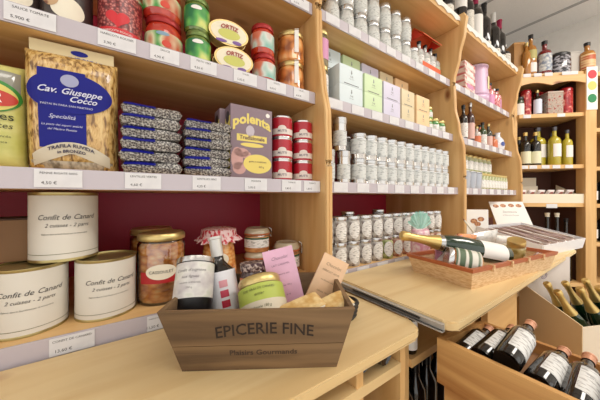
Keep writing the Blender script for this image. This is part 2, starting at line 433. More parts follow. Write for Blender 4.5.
for o_ in list(C.objects):
    if o_.get('label') == 'white labelled duck confit tin on top of the other two': o_.scale = (1.02, 1.02, 1.12); o_.location.x -= .003
# beans
beans = noisy('beans_in_sauce', [(.15, rgb(240, 196, 132)), (.5, rgb(230, 158, 84)), (.9, rgb(186, 98, 44))], (62, 62, 105), .15, 'voronoi', coat=.8, bump=.3)
beanw = glass('preserving_glass', (.97, .97, .95, 1))
redlab = mat('red_label', rgb(176, 30, 36), .5)
def p_beans(t):
    r, h = .052, .164
    part('beans', lathe([(0, .006), (r * .9, .006), (r * .96, .012), (r * .96, h * .80), (r * .8, h * .86), (0, h * .86)], 36), beans, t)
    part('glass_body', lathe([(0, 0), (r * .92, 0), (r, .007), (r, h * .84), (r * .9, h * .89), (r * .88, h * .92)], 36), beanw, t)
    part('lid', lathe([(0, h * .925), (r * .98, h * .90), (r * 1.0, h * .91), (r * 1.0, h * .965), (r * .92, h), (r * .8, h - .002), (0, h - .002)], 36), goldlid, t)
    lb = part('label', band(r + .0007, .052, .078, -.75, .75), redlab, t, label='red label')
    e = ellipse(.008, .078, .033, .0175, 0, .0004); wrap(e, r + .0016)
    part('oval', e, cream, lb)
    part('lettering', wrap(texts([('CASSOULET', .0095, .008, .078)]), r + .0024), ink, lb)
row(p_beans, 'bean_jar', 'jar', 'gold lidded bean jars on the bottom shelf',
    [(Xat(162, .693) , .693, -.25, 'large gold lidded jar of beans standing in front, right of the confit tins'),
     (Xat(152, .805), .805, -.25, 'gold lidded bean jar partly hidden behind the front bean jar')], rot=-.25)
gin = noisy('gingham_cloth', [(0.42, rgb(196, 52, 66)), (0.52, rgb(236, 206, 206))], (170, 170, 60), .8)
def p_ging(t):
    r, h = .043, .15
    part('jar_body', lathe([(0, 0), (r * .9, 0), (r * 1.05, .01), (r * 1.05, .03), (r * .86, .115), (r * .8, h - .015), (0, h - .015)], 32), beans, t)
    bm = bmesh.new(); rings = []
    for (rr, z, am) in [(0.001, h + .004, 0), (r * .7, h + .004, 0), (r * 1.0, h, 0), (r * 1.03, h - .012, .0), (r * 1.02, h - .017, .001), (r * 1.16, h - .026, .004), (r * 1.28, h - .033, .006)]:
        rings.append([bm.verts.new(((rr + am * math.sin(i * 8)) * math.cos(2 * PI * i / 64), (rr + am * math.sin(i * 8 + 1)) * math.sin(2 * PI * i / 64), z + am * .6 * math.cos(i * 5))) for i in range(64)])
    for a, b in zip(rings, rings[1:]):
        for i in range(64): bm.faces.new((a[i], a[(i + 1) % 64], b[(i + 1) % 64], b[i]))
    part('cloth_cover', bm, gin, t, label='red and white checked cloth cover')
    e = ellipse(0.006, .07, .022, .019, 0); wrap(e, r * 1.0 + .003); part('label', e, cream, t)
t = thing('gingham_jar', 'bean jar with a red checked cloth tied over its lid', 'jar', (Xat(219, .745), .745, -.25), (0, 0, -.35)); p_ging(t); t.scale = (1.15, 1.15, 1.03)
foie = noisy('terrine_filling', [(.4, rgb(206, 150, 96)), (.6, rgb(176, 112, 66))], (40, 40, 60), .25, coat=.6)
def p_clamp(t, r, h, lab=True):
    part('jar_body', lathe([(0, 0), (r * .93, 0), (r, .005), (r, h * .66), (r * .94, h * .72), (0, h * .72)], 32), foie, t)
    part('rubber_ring', lathe([(r * .9, h * .725), (r * 1.02, h * .735), (r * 1.02, h * .77), (r * .9, h * .78)], 32), mat('orange_rubber', rgb(196, 104, 60), .6), t)
    part('lid', lathe([(0, h * .78), (r * 1.0, h * .785), (r * 1.0, h * .84), (r * .92, h * .93), (r * .8, h), (r * .7, h * .97), (0, h * .97)], 32), mat('frosted_lid_glass', rgb(190, 176, 150), .12, coat=1), t)
    w_ = tube([(r * 1.04 * math.cos(a), r * 1.04 * math.sin(a), h * .69) for a in [2 * PI * k / 40 for k in range(40)]], .0011, 6, closed=True)
    tube([(r * 1.04, -.008, h * .69), (r * 1.16, -.010, h * .6), (r * 1.18, 0, h * .78), (r * 1.12, .0, h * .95), (r * .9, 0, h * 1.0)], .0012, 6, w_)
    part('wire_clamp', w_, steel, t)
    if lab:
        part('label', band(r + .0007, h * .2, h * .55, -1.2, 1.2), whitetxt, t)
        part('label_stripe', band(r + .0010, h * .55, h * .62, -1.2, 1.2), mat('dark_green_print', rgb(40, 84, 56), .5), t)
for x, y, z, r, h, lb in [(Xat(257, .745), .745, -.1745, .041, .074, 'small clamp top terrine jar, upper of the pair stacked left of the pink card'),
                          (Xat(257, .745), .745, -.25, .041, .074, 'small clamp top terrine jar under another one'),
                          (Xat(289, .70), .715, -.25, .044, .098, 'clamp top jar behind the pink and peach cards')]:
    t = thing('clamp_jar', lb, 'jar', (x, y, z), (0, 0, -.5)); p_clamp(t, r, h)

# ------------ bay 1, middle shelf
def bagfn(w, h, d, seed, wr=.002, pw_=4):
    rnd = random.Random(seed); ph = [(rnd.uniform(20, 90), rnd.uniform(20, 90), rnd.uniform(0, 6)) for _ in range(5)]
    def f(x, z):
        u = min(1, abs(2 * x / w)); v = min(1, abs(2 * z / h - 1))
        s = (1 - u ** pw_) ** .5 * (1 - v ** (pw_ + 2)) ** .5
        n = sum(math.sin(a * x + b * z + c) for a, b, c in ph) / 5
        return d / 2 * s + wr * n * s
    return f
def bag(w, h, d, seed, nx=30, nz=40, wr=.002, pw_=4):
    f = bagfn(w, h, d, seed, wr, pw_); bm = bmesh.new(); R_ = random.Random(seed)
    G = {}
    for s in (-1, 1):
        for i in range(nx + 1):
            for k in range(nz + 1):
                x = w * (i / nx - .5); z = h * k / nz
                edge = i in (0, nx) or k in (0, nz)
                if edge and s == 1: G[s, i, k] = G[-1, i, k]; continue
                G[s, i, k] = bm.verts.new((x, s * (f(x, z) + .0012), z))
    for s in (-1, 1):
        for i in range(nx):
            for k in range(nz):
                q = [G[s, i, k], G[s, i + 1, k], G[s, i + 1, k + 1], G[s, i, k + 1]]
                if len(set(q)) == 4:
                    try: bm.faces.new(q if s < 0 else q[::-1])
                    except ValueError: pass
    return bm, f
def drape(bm, f, eps=.0014):
    for v in bm.verts: v.co.y = -(f(v.co.x, v.co.z) + .0012) - eps
    return bm
def patch(shape, f, eps=.0012):
    """shape = list of (x, z) outline; gridded so it can follow the bag"""
    cx = sum(p[0] for p in shape) / len(shape); cz = sum(p[1] for p in shape) / len(shape)
    bm = bmesh.new(); n = len(shape); prev = None; c = bm.verts.new((cx, 0, cz))
    for k in range(1, 13):
        s = k / 12; ring = [bm.verts.new((cx + (x - cx) * s, 0, cz + (z - cz) * s)) for x, z in shape]
        for i in range(n):
            j = (i + 1) % n
            if prev: bm.faces.new((prev[i], prev[j], ring[j], ring[i]))
            else: bm.faces.new((c, ring[j], ring[i]))
        prev = ring
    return drape(bm, f, eps)
def rectpts(x0, x1, z0, z1, n=10):
    P = [(x0 + (x1 - x0) * i / n, z0) for i in range(n)] + [(x1, z0 + (z1 - z0) * i / n) for i in range(n)]
    P += [(x1 - (x1 - x0) * i / n, z1) for i in range(n)] + [(x0, z1 - (z1 - z0) * i / n) for i in range(n)]
    return P
def ellpts(cx, cz, rx, rz, n=40): return [(cx + rx * math.cos(2 * PI * i / n), cz + rz * math.sin(2 * PI * i / n)) for i in range(n)]
bluep = mat('royal_blue_print', rgb(22, 26, 128), .45, spec=.25)
bluei = mat('pale_blue_ink', rgb(206, 208, 232), .5)
penne = noisy('penne_pasta_in_film', [(.36, rgb(120, 84, 38)), (.5, rgb(200, 158, 90)), (.68, rgb(226, 194, 130))], (170, 170, 50), .22, coat=.7, bump=.35, dist=.8)
silv = noisy('silvery_film', [(.35, rgb(120, 112, 100)), (.6, rgb(196, 186, 168))], (120, 60, 60), .2, coat=.8, bump=.3)
t = thing('pasta_bag', 'tall clear bag of penne with a royal blue oval label', 'pasta', (-.098, .668, .0475), (.10, 0, -.06))
bw, bh = .136, .226
bm, f = bag(bw, bh, .066, 3, 34, 46, .0022); part('bag', bm, penne, t)
part('header_strip', xf(BX(-.062, .062, -.002, .002, bh - .014, bh + .020)), mat('kraft_header', rgb(214, 196, 152), .5), t)
part('header_print', texts([('PENNE RIGATE', .0115, .012, bh - .003, 0, 0.0002, 2)]), mat('soft_blue_ink', rgb(110, 110, 160), .5), t).location = (0, -.0024, 0)
part('header_emblem', ellipse(.008, bh + .009, .013, .005, -.0028), bluep, t)
fb = part('blue_field', patch(rectpts(-.045, .022, .048, .19), f, .0016), bluep, t)
part('brand_oval', patch(ellpts(0, .150, .061, .037), f, .0026), bluep, t)
part('emblem', patch(ellpts(0, .172, .013, .011), f, .0036), mat('grey_blue_print', rgb(160, 164, 196), .5), t)
part('title_lettering', drape(texts([('Cav. Giuseppe', .0155, 0, .152, .4, .0003, 0), ('Cocco', .015, .018, .139, .4, .0003), ('PASTAI IN FARA SAN MARTINO', .0052, -.004, .126), ('Specialità', .010, -.012, .105, .4), ('La pasta dei sapori antichi', .0055, -.012, .090, .3), ('del Mastro Pastaio', .0055, -.012, .082, .3)]), f, .0042), bluei, t)
part('lower_band', patch([(x, .026 + .012 - 8 * x * x + s) for x, s in [(-.056 + .112 * i / 20, 0) for i in range(21)] + [(.056 - .112 * i / 20, .022) for i in range(21)]], f, .0026), mat('pale_band', rgb(208, 198, 176), .5), t)
part('band_lettering', drape(texts([('TRAFILA RUVIDA', .0088, 0, .053, 0, .0002, 8), ('in BRONZO', .0078, 0, .043, 0, .0002, 8)]), f, .0042), mat('navy_ink', rgb(40, 38, 76), .5), t)
part('bottom_crimp', patch([(x, .002 + s) for x, s in [(-.06 + .12 * i / 20, 0) for i in range(21)] + [(.06 - .12 * i / 20, .022) for i in range(21)]], f, .0016), silv, t)
# green pasta bag
t = thing('lentil_bag', 'green and yellow bag at the left edge with a red oval badge', 'bag', (-.235, .672, .0475), (.06, 0, .05))
bw2, bh2 = .135, .190
greenp = noisy('lime_print', [(.35, rgb(190, 190, 96)), (.65, rgb(212, 208, 130))], (20, 20, 30), .3, coat=.3)
bm, f2 = bag(bw2, bh2, .062, 9, 28, 36, .002); part('bag', bm, greenp, t)
part('clear_top', patch(rectpts(-.062, .062, .135, .174), f2, .0014), mat('grey_film', rgb(150, 150, 140), .15, coat=1), t)
part('green_rim', patch(ellpts(.026, .128, .038, .029), f2, .0022), mat('leaf_green', rgb(60, 140, 60), .4), t)
part('yellow_oval', patch(ellpts(.026, .126, .034, .025), f2, .0030), mat('yellow_print', rgb(220, 206, 110), .4), t)
part('red_badge', patch(ellpts(.034, .124, .026, .014), f2, .0040), mat('badge_red', rgb(196, 62, 48), .4), t)
part('lettering', drape(texts([('R', .022, .036, .124, .2, .0005)]), f2, .0052), white, t)
part('title_lettering', drape(texts([('Lentilles', .019, .024, .094, 0, .0001), ('vertes', .014, .036, .078, .2), ('récolte de l\'année', .006, .03, .060), ('origine France', .006, .03, .050), ('500 g', .006, .03, .040)]), f2, .0030), mat('dark_green_ink', rgb(44, 52, 24), .5), t)

# lying bags of pulses
pulse = noisy('speckled_pulses_in_film', [(.22, rgb(62, 58, 60)), (.48, rgb(122, 118, 118)), (.8, rgb(196, 194, 186))], (250, 250, 250), .18, 'voronoi', coat=.8, bump=.4)
def lying(t, w, d, th, seed, blue):
    bm, f = bag(w, d, th, seed, 30, 26, .0030, 9)
    xf(bm, (0, 0, 0), (-PI / 2, 0, 0)); xf(bm, (0, 0, th / 2))  # now flat, z up, depth along +Y
    for v in bm.verts: v.co.z = max(0.0, v.co.z)
    part('bag', bm, pulse, t)
    if blue:
        b2 = bmesh.new(); N = 16; g = {}
        for i in range(N + 1):
            for k in range(6):
                x = -w * .46 + w * .50 * i / N; yy = .0005 + d * .16 * k / 5
                g[i, k] = b2.verts.new((x, yy, th / 2 + f(x, yy) + .0026))
        for i in range(N):
            for k in range(5): b2.faces.new((g[i, k], g[i + 1, k], g[i + 1, k + 1], g[i, k + 1]))
        part('blue_label', b2, bluep, t)
        b3 = texts([('LENTILLES', .009, -w * .2, d * .12)])
        for v in b3.verts: 
            x, yy = v.co.x, max(0, v.co.z); v.co = Vector((x, yy, th / 2 + f(x, yy) + .0034))
        part('lettering', b3, bluei, t)
rr = random.Random(2)
for sidx, (xc, n, w_, th) in enumerate([(.030, 6, .114, .0242), (.147, 6, .110, .0220)]):
    for k in range(n):
        lb = f"flat clear bag of speckled lentils, {ORD[k]} from the bottom of the {'left' if sidx == 0 else 'right'} pile"
        t = thing('pulse_bag', lb, 'bag', (xc + rr.uniform(-.002, .002), .606 + rr.uniform(0, .006), .0505 + k * (th + .0004)), (0, 0, rr.uniform(-.07, .07)), 'lying bags of lentils')
        lying(t, w_, .16, th, 20 + sidx * 10 + k, True)
# polenta
purp = mat('mauve_card', rgb(132, 112, 122), .45); yel = mat('polenta_yellow', rgb(226, 206, 110), .5)
pw, ph_, pd = .119, .197, .05
for k in range(2):
    t = thing('polenta_box', ['mauve polenta box with yellow lettering, the one in front', 'second polenta box standing behind the front one'][k], 'box', (.264 - .014 * k, .648 + k * .0525, .0465), (0, 0, -.02 if k == 0 else 0))
    part('carton', BX(-pw / 2, pw / 2, -pd / 2, pd / 2, 0, ph_, bev=.001), purp, t)
    part('side_print', BX(-pw / 2 - .0006, -pw / 2 - .0001, -.021, .021, .03, ph_ - .03), yel, t)
    part('side_emblem', xf(ellipse(0, ph_ - .030, .014, .016, 0, .0005), (-pw / 2 - .0008, 0, 0), (0, 0, -PI / 2)), blackm, t)
    if k: continue
    y = -pd / 2 - .0006
    part('title', xf(texts([('polenta', .036, 0, .164, 0, .0014, 5)]), (0, y, 0)), yel, t)
    part('emblem', ellipse(-.006, .132, .012, .015, y), mat('mauve_light', rgb(190, 180, 190), .5), t)
    part('banner', BX(-.043, .043, y, y + .0004, .103, .121), yel, t)
    part('banner_lettering', xf(texts([('Tradizionale', .0145, 0, .1125, 0, .0003)]), (0, y - .0004, 0)), mat('plum_ink', rgb(90, 60, 80), .5), t)
    part('small_oval', ellipse(.0, .094, .033, .0058, y), yel, t)
    part('yellow_oval', ellipse(.016, .044, .041, .026, y), yel, t)
    part('oval_lettering', xf(texts([('gusto e tradizione', .007, .016, .05), ('500 g', .007, .026, .036)]), (0, y - .0008, 0)), mat('plum_ink', rgb(90, 60, 80), .5), t)
    hb = bmesh.new()
    for (cx, cz, rx, rz) in [(-.042, .055, .016, .03), (-.03, .072, .020, .012), (-.036, .03, .018, .016), (-.016, .066, .013, .010)]: ellipse(cx, cz, rx, rz, y + .0002, .0004, bm=hb)
    part('printed_hand', hb, mat('skin_pink_print', rgb(196, 152, 146), .5), t)
    part('badge', ellipse(.046, .182, .006, .006, y), white, t)
# tomato cans
tomr = mat('tomato_red_label', rgb(176, 26, 44), .35, coat=.3)
def p_tom(t):
    r, h = .0315, .0648
    p_can(t, r, h, tomr, seg=32, z0=.07, z1=.93)
    R = r * .975 + .0014
    part('white_band', band(R, h * .16, h * .42, seg=32), mat('offwhite_print', rgb(224, 212, 204), .5), t)
    e = ellipse(0, h * .44, .013, .008, 0); part('white_arch', wrap(e, R + .0002), mat('offwhite_print', rgb(224, 212, 204), .5), t)
    part('lettering', wrap(texts([('MUTTI', .0095, 0, h * .30, .1, .0002)]), R + .0006), mat('grey_print', rgb(120, 110, 120), .5), t)
pl = []
for c_ in range(2):
    for k in range(3):
        pl.append((Xat([282, 302.5][c_], .657), .657, .0465 + k * .0652, f"small red tomato tin, {['bottom', 'middle', 'top'][k]} of the {['left', 'right'][c_]} column beside the polenta box"))
row(p_tom, 'tomato_tin', 'tin', 'red tomato tins beside the polenta', pl, -.5)

# ------------ bay 1, third shelf (z .33)
Z3 = .3305
nut = noisy('nut_picture_print', [(.35, rgb(120, 70, 50)), (.6, rgb(196, 160, 120))], (90, 90, 90), .4, 'voronoi')
dk = mat('dark_brown_print', rgb(52, 38, 36), .35, coat=.3)
for k, (px, lb) in enumerate([(18, 'white and dark tin at the left end of the upper shelf'), (70, 'dark tin with a cream band and a printed heap of nuts')]):
    t = thing('preserve_tin', lb, 'tin', (Xat(px, .675) - .004, .675, Z3), (0, 0, -.1))
    p_can(t, .0405, .12, dk, seg=40); R = .0405 * .975 + .0015
    part('cream_band', wrap(merge(ellipse(.012, .030, .026, .022, 0), ellipse(-.01, .04, .014, .012, 0)), R), cream, t)
    part('nut_print', wrap(ellipse(-.014, .042, .013, .014, 0), R + .0006), nut, t)
t = thing('kidney_bean_tin', 'red tin of kidney beans with a large red heart', 'tin', (-.027, .677, Z3), (0, 0, -.1))
beansr = noisy('red_bean_print', [(.2, rgb(196, 120, 110)), (.45, rgb(150, 50, 50)), (.7, rgb(96, 24, 28))], (190, 190, 190), .3, 'voronoi', coat=.3)
p_can(t, .041, .11, beansr, seg=40); R = .041 * .975 + .0014
hrt = [(.0175 * (16 * math.sin(a) ** 3) / 16, .034 + .0175 * (13 * math.cos(a) - 5 * math.cos(2 * a) - 2 * math.cos(3 * a) - math.cos(4 * a)) / 16) for a in [2 * PI * k / 48 for k in range(48)]]
bm = rings([(x * 1.25, .006 + z * 1.1) for x, z in hrt], 0); part('heart', wrap(bm, R), mat('heart_red', rgb(206, 34, 44), .4), t)
part('red_base', band(R - .0004, .008, .024, seg=40), mat('heart_red', rgb(206, 34, 44), .4), t)
part('lettering', wrap(texts([('HARICOTS ROUGES', .006, 0, .016)]), R + .0006), white, t)
redlid = mat('red_lid', rgb(160, 36, 36), .35, .3); greenlid = mat('green_gold_lid', rgb(110, 130, 70), .35, .5)
sauce = noisy('tomato_sauce', [(.4, rgb(176, 40, 24)), (.7, rgb(206, 70, 40))], (40, 40, 40), .12, coat=.8)
pesto = noisy('green_pesto', [(.4, rgb(84, 110, 40)), (.7, rgb(130, 150, 70))], (60, 60, 60), .15, coat=.8)
labg = noisy('green_cream_label', [(.38, rgb(70, 150, 70)), (.5, rgb(214, 212, 170)), (.66, rgb(196, 90, 60))], (28, 28, 22), .45, detail=1)
labp = noisy('pesto_label', [(.4, rgb(26, 110, 60)), (.52, rgb(90, 170, 80)), (.68, rgb(206, 214, 120))], (26, 26, 22), .4, detail=1)
def p_sauce(t):
    p_jar(t, .0405, .089, sauce, labg, redlid, .014, 32, (.2, .68), 1.5)
    part('printed_tomato', wrap(ellipse(.006, .024, .010, .008, 0), .0418), mat('tomato_print', rgb(206, 70, 50), .5), t)
    part('brand_patch', wrap(ellipse(-.002, .046, .014, .0045, 0), .0418), mat('brand_blue', rgb(130, 160, 180), .5), t)
row(p_sauce, 'sauce_jar', 'jar', 'tomato sauce jars', [(.058, .682, Z3, 'red tomato sauce jar under the other sauce jar'), (.055, .682, Z3 + .0894, 'red tomato sauce jar stacked on top of another')], -.1)
def p_pesto(t):
    p_jar(t, .030, .082, pesto, labp, greenlid, .013, 28, (.08, .86), 1.7)
    part('brand_patch', wrap(ellipse(.002, .052, .013, .005, 0), .0312), white, t)
row(p_pesto, 'pesto_jar', 'jar', 'green pesto jars', [(.134, .666, Z3, 'green labelled pesto jar, the lower one'), (.131, .666, Z3 + .0824, 'green labelled pesto jar stacked on another pesto jar')], -.3)
# oval tuna tins standing on edge
def p_tuna(t):
    rx, rz = .051, .0325
    def ring(s, y): return [(s * rx * math.cos(2 * PI * i / 40), y, rz + s * rz * math.sin(2 * PI * i / 40)) for i in range(40)]
    bm = bmesh.new(); poly(bm, ring(.97, -.014), (0, .03, 0))
    for yy in (-.0155, .0135): 
        a = [bm.verts.new(p) for p in ring(1, yy)]; b = [bm.verts.new(p) for p in ring(1, yy + .002)]
        bm.faces.new(a); bm.faces.new(b[::-1])
        for i in range(40): bm.faces.new((a[(i + 1) % 40], a[i], b[i], b[(i + 1) % 40]))
    part('tin', bm, mat('tuna_gold', rgb(206, 180, 120), .35, .6), t)
    part('face_print', ellipse(0, rz, rx * .9, rz * .88, -.0163, .0006), mat('tuna_cream', rgb(230, 222, 196), .45), t)
    part('yellow_green_print', ellipse(0, rz - .004, rx * .55, rz * .4, -.0169, .0006), mat('tuna_lime', rgb(196, 196, 100), .45), t)
    part('purple_print', merge(ellipse(-.02, rz - .024, .014, .004, -.0169), ellipse(.02, rz - .022, .012, .005, -.0169)), mat('tuna_purple', rgb(120, 84, 150), .45), t)
    part('lettering', xf(texts([('ORTIZ', .015, 0, rz + .014, .1, .0005, 6)]), (0, -.0177, 0)), mat('brick_ink', rgb(160, 60, 50), .5), t)
for k, (px, z, lb) in enumerate([(233, Z3, 'oval tuna tin standing on edge, the lower one'), (228, Z3 + .0656, 'oval tuna tin standing on edge, the upper one')]):
    t = thing('tuna_tin', lb, 'tin', (Xat(px, .648) , .648, z), (0, 0, -.10), 'oval tuna tins'); p_tuna(t)
for k in range(2):
    t = thing('red_tin', ['red round tin behind the oval tuna tins, lower', 'red round tin behind the oval tuna tins, upper'][k], 'tin', (.212, .722, Z3 + k * .0655), (0, 0, -.3)); p_can(t, .038, .065, mat('plain_red_label', rgb(170, 30, 40), .4))
lab3 = noisy('pale_blue_orange_label', [(.38, rgb(206, 110, 80)), (.5, rgb(206, 214, 206)), (.68, rgb(130, 184, 170))], (26, 26, 20), .45, detail=1)
def p_rl(t): p_jar(t, .0345, .084, sauce, lab3, redlid, .013, 28, (.2, .82), 1.7)
row(p_rl, 'antipasti_jar', 'jar', 'red lidded antipasti jars', [(Xat(264, .668), .668, Z3, 'red lidded jar with pale label beside the tuna tins, lower'), (Xat(262.5, .668), .668, Z3 + .0844, 'red lidded jar with pale label beside the tuna tins, upper')], -.5)
fruit = noisy('pickled_vegetables', [(.2, rgb(232, 180, 120)), (.5, rgb(214, 134, 66)), (.85, rgb(140, 74, 36))], (34, 34, 34), .15, 'voronoi', coat=.9)
def p_fr(t):
    p_jar(t, .0435, .094, fruit, None, goldlid, .014, 32)
    part('seal_strip', merge(BX(.012, .025, -.0445, -.0435, .022, .090), BX(.012, .025, -.0435, -.02, .0943, .0950)), white, t, label='white paper seal strip')
row(p_fr, 'pickle_jar', 'jar', 'gold lidded glass jars by the panel', [(.420, .678, Z3, 'gold lidded jar of orange pickles with white seal strip, lower'), (.420, .678, Z3 + .0955, 'gold lidded jar of orange pickles with white seal strip, upper')], -.55)

# ------------ bay 2
def grid_row(fn, name, cat, group, desc, xs, y, z, tiers, dh, where, rot=FACE, jit=0):
    pl = []; R_ = random.Random(len(xs) * 7 + int(y * 100)); n = len(xs)
    for k in range(tiers):
        tn = '' if tiers == 1 else [['lower', 'upper'], ['bottom', 'middle', 'top']][tiers - 2][k] + ' tier, '
        for i, x in enumerate(xs):
            pos = ORD[i] + ' from the left' if i < n - 1 or n < 3 else 'at the right end'
            pl.append((x + R_.uniform(-jit, jit), y + R_.uniform(-jit, jit), z + k * dh, f"{desc}, {tn}{pos}{where}"))
    return row(fn, name, cat, group, pl, rot)
silverlid = mat('silver_lid', rgb(206, 206, 206), .25, .9)
salt = noisy('pale_crystals', [(.35, rgb(176, 178, 174)), (.6, rgb(216, 216, 212))], (90, 90, 60), .12, coat=1, bump=.2)
paletxt = paper('pale_grey_printed_label', rgb(214, 216, 212), rgb(168, 170, 168))
def p_gj(t): p_jar(t, .031, .108, salt, paletxt, silverlid, .02, 20, (.16, .70), 1.2)
grid_row(p_gj, 'glass_jar', 'jar', 'pale glass jars on the high middle shelf', 'pale glass jar', [.604 + .077 * k for k in range(7)], .69, .6255, 2, .1085, ' of the front row')
grid_row(p_gj, 'glass_jar', 'jar', 'back row of pale glass jars', 'back row pale glass jar', [.604 + .077 * k for k in range(7)], .77, .6255, 2, .1085, ' behind the front row')
t = thing('glass_jar', 'single short pale jar between the stacked jars and the orange box', 'jar', (1.128, .685, .6255), (0, 0, FACE)); p_jar(t, .028, .095, salt, paletxt, silverlid, .015, 20)
orange = mat('orange_card', rgb(222, 92, 40), .5)
t = thing('bottle_carrier', 'orange card bottle carrier with a gable top holding small clear bottles', 'carrier', (1.245, .695, .6255), (0, 0, 0))
part('carton', BX(-.085, .085, -.045, .045, 0, .004), orange, t)
part('front_wall', BX(-.085, .085, -.045, -.043, .0045, .040), orange, t); part('back_wall', BX(-.085, .085, .043, .045, .0045, .17), orange, t)
for x in (-.085, .082): part('post', BX(x, x + .003, .036, .043, .0045, .17), orange, t)
for x in (-.085, .083): part('end_wall', poly(bmesh.new(), [(x, -.045, .165), (x, .0425, .165), (x, 0, .215)], (.002, 0, 0)), mat('red_card', rgb(206, 60, 40), .5), t)
bm = bmesh.new(); poly(bm, [(-.088, -.050, .168), (-.088, 0, .218), (-.088, .050, .168), (-.088, .050, .172), (-.088, 0, .222), (-.088, -.050, .172)], (.176, 0, 0)); part('gable_roof', bm, orange, t)
vod = glass('bottle_clear_glass', (.80, .84, .82, 1), .18)
def p_clear(t, lab=whitetxt, r=.024, h=.165, body=None):
    p_bottle(t, r, h, body or salt, blackm, lab, 20, 'spirit', (.15, .5), .12)
for i, (x, cap) in enumerate([(1.190, 'leftmost in the orange carrier'), (1.246, 'in the middle of the orange carrier'), (1.300, 'rightmost in the orange carrier')]):
    t = thing('clear_bottle', 'small clear bottle ' + cap, 'bottle', (x, .688, .63), (0, 0, FACE)); p_clear(t, h=.155)
t = thing('clear_bottle', 'clear bottle with green label touching the panel of the middle bay', 'bottle', (1.368, .70, .6255), (0, 0, FACE)); p_clear(t, mat('faded_green_label', rgb(190, 206, 180), .5), .026, .16)
# tea boxes
tc = [('white', rgb(214, 226, 230)), ('pale green', rgb(206, 226, 182)), ('lilac', rgb(214, 210, 230)), ('beige', rgb(222, 206, 170)), ('peach', rgb(240, 206, 160))]
tx = [(.588, .709), (.716, .823), (.830, .944), (.952, 1.052), (1.066, 1.180)]
def teabox(t, w_, c, cn):
    part('carton', BX(-w_ / 2, w_ / 2, -.04, .04, 0, .0695, bev=.001), mat('tea_card_' + cn.replace(' ', '_'), c, .5), t)
    part('emblem', xf(merge(ellipse(0, .047, .003, .005, 0), ellipse(0, .054, .002, .0025, 0)), (0, -.0408, 0)), mat('tea_emblem_ink', rgb(140, 144, 146), .5), t)
    part('lettering', xf(texts([('THÉ', .009, 0, .033), ('infusion bio', .005, 0, .025)]), (0, -.0403, 0)), greyink, t)
    part('dark_line', BX(-w_ * .32, w_ * .32, -.0404, -.0401, .004, .0065), mat('tea_line_ink', rgb(90, 90, 92), .5), t)
for i, ((a, c), (cn, col)) in enumerate(zip(tx, tc)):
    for k in range(2):
        t = thing('tea_box', f"{cn} tea box, {['lower', 'upper'][k]} one of the front pair", 'box', ((a + c) / 2, .668, .3305 + k * .0702), (0, 0, 0), 'front tea boxes'); teabox(t, c - a - .004, col, cn)
    for k in range(3):
        t = thing('tea_box', f"{cn} tea box in the back stack, {['bottom', 'middle', 'top'][k]}", 'box', ((a + c) / 2 - .02, .765, .3305 + k * .0702), (0, 0, 0), 'back tea boxes'); t.location.z = H + .3305 + k * .0836; t.scale.z = 1.19; teabox(t, c - a - .006, col, cn)
pinkl = mat('pink_label', rgb(214, 150, 190), .5)
for k in range(2):
    t = thing('spice_jar', ['tall narrow spice jar beside the white tea boxes', 'pink labelled spice jar standing on another jar next to the panel'][k], 'jar', (.541, .672, .3305 + k * .1225), (0, 0, FACE))
    p_jar(t, .027, .122, noisy('spice_mix', [(.4, rgb(96, 84, 60)), (.6, rgb(150, 136, 100))], (60, 60, 60), .2, coat=.6), pinkl if k else whitetxt, goldlid, .014, 20, (.2, .85), 1.4)
grn = noisy('green_bright_filling', [(.4, rgb(50, 130, 60)), (.6, rgb(150, 190, 110))], (60, 60, 60), .2, coat=.6)
for x, z, h, lb in [(1.222, .3305, .058, 'small green jar at the bottom next to the peach tea boxes'), (1.222, .389, .058, 'small green jar stacked on another, next to the peach tea boxes'), (1.285, .3305, .07, 'small green jar with gold lid'), (1.348, .3305, .07, 'small green jar nearest the panel')]:
    t = thing('green_jar', lb, 'jar', (x, .665, z), (0, 0, FACE)); p_jar(t, .027, h, grn, whitetxt, goldlid, .012, 20, (.2, .7), .7)
# silver tins
tinlab = noisy('silver_tin_label', [(.38, rgb(176, 180, 180)), (.5, rgb(214, 217, 215))], (60, 60, 160), .5, detail=1)
def p_st(t):
    p_can(t, .0295, .094, tinlab, seg=24, z0=.2, z1=.8)
    part('lid', lathe([(.0297, .080), (.0303, .081), (.0303, .0935), (.028, .0948), (0, .0948)], 24), silverlid, t)
grid_row(p_st, 'silver_tin', 'tin', 'silver tins stacked two high', 'silver tin with grey label', [.702 + .0635 * k for k in range(11)], .645, .0465, 2, .0954, '')
grid_row(p_st, 'silver_tin', 'tin', 'back row of silver tins', 'back row silver tin', [.70 + .0635 * k for k in range(10)], .715, .0465, 2, .0954, ' behind the front tins')
def p_tall(t): 
    p_can(t, .0245, .117, tinlab, seg=24, z0=.15, z1=.6)
    part('lid', lathe([(.0247, .095), (.0252, .096), (.0252, .1165), (0, .1178)], 24), silverlid, t)
t = thing('tall_tin', 'tall narrow silver tin, lower of two by the panel', 'tin', (.625, .645, .0465), (0, 0, FACE)); p_tall(t)
c = copy_tree(t); c.location = (.612, .650, .0465 + .1182 + H); c['label'] = 'tall narrow silver tin standing on another, left of the silver rows'
c = copy_tree(t); c.location = (.56, .655, .0465 + H); c['label'] = 'tall narrow silver tin squeezed against the panel'
